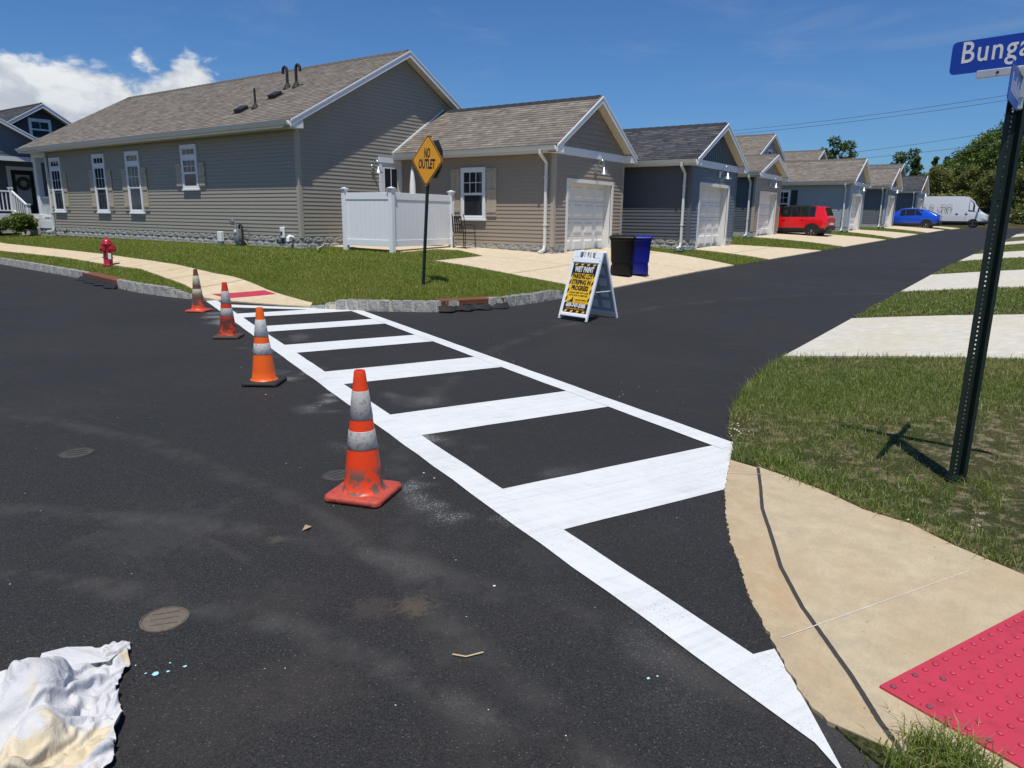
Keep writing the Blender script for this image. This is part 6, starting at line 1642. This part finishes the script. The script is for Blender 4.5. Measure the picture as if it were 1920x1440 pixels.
# ------------------------------------------------------------------ grass
def visible(x, y, z, m_=40):
    dx = np.stack([x, y, z-CAM_H], 1); ff, rr2, uu = (np.array(v[:]) for v in (_f, _r2, _u2)); d = dx@ff
    px_ = 960+1330*(dx@rr2)/np.maximum(d, .01); py_ = 720-1330*(dx@uu)/np.maximum(d, .01)
    return (d > .3) & (px_ > -m_) & (px_ < 1920+m_) & (py_ > -m_) & (py_ < 1440+m_), d
def blades(name, pts, z, h, w, mat, rng, lean=.5, label=None):
    n = len(pts); a = rng.random(n)*6.283; H_ = h*(.55+.75*rng.random(n)); Wd = w*(.7+.6*rng.random(n)); ln = lean*rng.random(n)*H_
    b2 = rng.random(n)*6.283
    V = np.empty((n, 5, 3)); ca, sa = np.cos(a)*Wd/2, np.sin(a)*Wd/2; lx, ly = np.cos(b2)*ln, np.sin(b2)*ln
    V[:, 0] = np.stack([pts[:, 0]-ca, pts[:, 1]-sa, z-.01], 1); V[:, 1] = np.stack([pts[:, 0]+ca, pts[:, 1]+sa, z-.01], 1)
    V[:, 2] = np.stack([pts[:, 0]+ca*.7+lx*.35, pts[:, 1]+sa*.7+ly*.35, z+H_*.6], 1); V[:, 3] = np.stack([pts[:, 0]-ca*.7+lx*.35, pts[:, 1]-sa*.7+ly*.35, z+H_*.6], 1)
    V[:, 4] = np.stack([pts[:, 0]+lx, pts[:, 1]+ly, z+H_*(1-.15*lean)], 1)
    me = bpy.data.meshes.new(name); me.vertices.add(5*n); me.vertices.foreach_set('co', V.astype(np.float32).ravel())
    k = np.arange(n, dtype=np.int32)*5
    idx = np.stack([k, k+1, k+2, k+3, k+3, k+2, k+4], 1).ravel(); me.loops.add(7*n); me.loops.foreach_set('vertex_index', idx)
    st = np.stack([np.arange(n)*7, np.arange(n)*7+4], 1).ravel().astype(np.int32); me.polygons.add(2*n); me.polygons.foreach_set('loop_start', st)
    me.update(calc_edges=True)
    at_ = me.attributes.new('tint', 'FLOAT', 'POINT'); at_.data.foreach_set('value', np.repeat(rng.random(n), 5).astype(np.float32))
    me.materials.append(MATS[mat]); o = inst(name, me, None); tag(o, label, 'grass', kind='stuff'); return o
rng = np.random.default_rng(21)
CONC = [SIDEWALK, DRIVE1, DRIVE2, DRIVE3, DRIVE4, DRIVE5, DRIVE6, PATIO, [(13, 16.65), (21.3, 16.65), (21.3, 33.6), (13, 33.6)], [(17, 10.8), (21.1, 10.8), (21.1, 17), (17, 17)], [(22.3, 9.), (26.5, 9.), (26.5, 15), (22.3, 15)], [(33, 10.4), (37, 10.4), (37, 16), (33, 16)], [(44, 8.6), (48.4, 8.6), (48.4, 15), (44, 15)], [(53, 8.2), (57.3, 8.2), (57.3, 14), (53, 14)]]
def lawn_points(x0, x1, y0, y1, dens, dmin, dmax):
    n = int((x1-x0)*(y1-y0)*dens); x = rng.uniform(x0, x1, n); y = rng.uniform(y0, y1, n)
    z0 = np.full(n, .3)+base(x); v, d = visible(x, y, z0, 160); k = v & (d > dmin) & (d < dmax); x, y = x[k], y[k]
    k = inpoly(x, y, LOT) & (pdist(x, y, KERB_L+RAMP[1:]+KERB_R[1:]) > .15); x, y = x[k], y[k]
    for P in CONC:
        k = ~inpoly(x, y, P); x, y = x[k], y[k]
    return np.stack([x, y], 1)
def patchy(p, keep):
    f = np.sin(p[:, 0]*1.9+1.3*np.sin(p[:, 1]*1.1))+np.sin(p[:, 1]*2.3+1.7*np.sin(p[:, 0]*.9)); return p[rng.random(len(p)) < np.clip(keep+.22*f, .05, 1)]
P1 = lawn_points(7, 17.5, 7, 17, 2600, 0, 15.5); blades('grass', P1, LOTZ(P1[:, 0], P1[:, 1]), .036, .0075, 'lawn_blades', rng, .9, 'mown lawn on the corner lot round the yellow sign')
P2 = lawn_points(7, 32, 6, 30, 900, 15.5, 26); blades('grass', P2, LOTZ(P2[:, 0], P2[:, 1]), .04, .012, 'lawn_blades', rng, .9, 'mown lawn along the long house wall')
P3 = lawn_points(7, 62, 5, 40, 260, 26, 75); blades('grass', P3, LOTZ(P3[:, 0], P3[:, 1]), .045, .022, 'lawn_blades', rng, .9, 'strips of lawn between the far driveways')
def verge_points(x0, x1, y0, y1, dens):
    n = int((x1-x0)*(y1-y0)*dens); x = rng.uniform(x0, x1, n); y = rng.uniform(y0, y1, n); v, d = visible(x, y, RIGHTZ(x, y), 420)
    k = v & inpoly(x, y, VERGE); x, y = x[k], y[k]
    for P in RDRIVES: k = ~inpoly(x, y, P); x, y = x[k], y[k]
    return np.stack([x, y], 1)
P4 = patchy(verge_points(3.3, 8.2, -2.6, 2.2, 9000), .58)
d4 = np.hypot(P4[:, 0]-4.55, P4[:, 1]-1.72); 
bare = np.exp(-((P4[:, 0]-5.0)/.42)**2-((P4[:, 1]-1.55)/.16)**2)+.9*np.exp(-((P4[:, 0]-4.22)/.22)**2-((P4[:, 1]+.02)/.30)**2)+.7*np.exp(-((P4[:, 0]-4.62)/.12)**2-((P4[:, 1]-.9)/.15)**2)
P4 = P4[rng.random(len(P4)) > bare*1.1]
blades('grass', P4, RIGHTZ(P4[:, 0], P4[:, 1])+.012, .044, .0042, 'verge_blades', rng, 1.25, 'rough patchy grass round the foot of the street sign')
P5 = patchy(verge_points(11, 40, -2, 2.2, 1500), .85); blades('grass', P5, RIGHTZ(P5[:, 0], P5[:, 1])+.012, .055, .012, 'verge_blades', rng, 1.1, 'grass strips between the pale driveways on the right')
# taller weeds along the verge's rims and tufts
edge = np.concatenate([np.stack([rng.uniform(7.9, 8.1, 260), rng.uniform(-.6, 2.05, 260)], 1), np.stack([rng.uniform(5.3, 8.0, 500), np.zeros(500)], 1)])
ey = np.interp(edge[260:, 0], [p[0] for p in RIGHT_B], [p[1] for p in RIGHT_B]); edge[260:, 1] = ey-rng.random(500)*.12
blades('grass', edge, RIGHTZ(edge[:, 0], edge[:, 1])+.01, .10, .005, 'verge_blades', rng, 1.0, 'long weeds along the rim of the near verge')
tuft = np.concatenate([np.array((cx, cy))+rng.normal(size=(int(k), 2))*s for cx, cy, s, k in ((2.17, -.02, .045, 280), (2.10, -.07, .05, 300), (2.05, .1, .04, 100), (2.16, .06, .02, 60), (4.46, 1.12, .06, 260), (4.32, .92, .06, 260), (4.5, .3, .12, 260), (5.3, .8, .1, 220), (5.0, .6, .1, 220), (6.0, 1.2, .12, 200), (4.75, .08, .05, 160))])
tuft = tuft[~((tuft[:, 0] > 2.33) & (tuft[:, 0] < 3.4) & (tuft[:, 1] < .2))]
blades('grass', tuft, RIGHTZ(tuft[:, 0], tuft[:, 1])+.012, .072, .0042, 'verge_blades', rng, 1.3, 'denser grass tufts at the ramp corner and in the verge')
dry = np.concatenate([np.stack([rng.uniform(3.7, 4.4, 260), np.zeros(260)], 1)]); gx = [3.65, 3.81, 3.96, 4.01, 4.15, 4.27, 4.35]; gy = [-.18, .11, .31, .53, .75, .99, 1.21]
dry[:, 1] = np.interp(dry[:, 0], gx, gy)+rng.normal(size=260)*.03-.02
dry = np.concatenate([dry, np.array((2.22, .03))+rng.normal(size=(120, 2))*.06, np.array((5.0, 1.55))+rng.normal(size=(160, 2))*np.array((.3, .1))])
dry = dry[inpoly(dry[:, 0], dry[:, 1], VERGE) | (dry[:, 0] < 2.5)]
blades('grass', dry, RIGHTZ(dry[:, 0], dry[:, 1])+.012, .03, .004, 'straw', rng, 3.5, 'dry straw along the edge of the near sidewalk')
# pebbles in the bare soil by the post
pb = bpy.data.objects.new('gravel', None); link(pb); tag(pb, 'loose pebbles in the bare soil beside the sign post', 'gravel', kind='stuff'); mb = MB(); rg = random.Random(4)
for _ in range(420):
    if rg.random() < .65: x, y = rg.gauss(4.22, .16), rg.gauss(0., .22)
    else: x, y = rg.gauss(4.95, .3), rg.gauss(1.52, .12)
    if not bool(inpoly(np.array([x]), np.array([y]), VERGE)[0]): continue
    r = rg.uniform(.004, .012); z = float(RIGHTZ(np.array([x]), np.array([y]))[0])+.012; h_ = r*.7
    mb.add([(x-r, y, z), (x, y-r*.8, z), (x+r, y, z), (x, y+r*.8, z), (x, y, z+h_)], [(0, 1, 4), (1, 2, 4), (2, 3, 4), (3, 0, 4)])
tag(mb.build('pebbles', 'mortar', pb), kind='stuff')
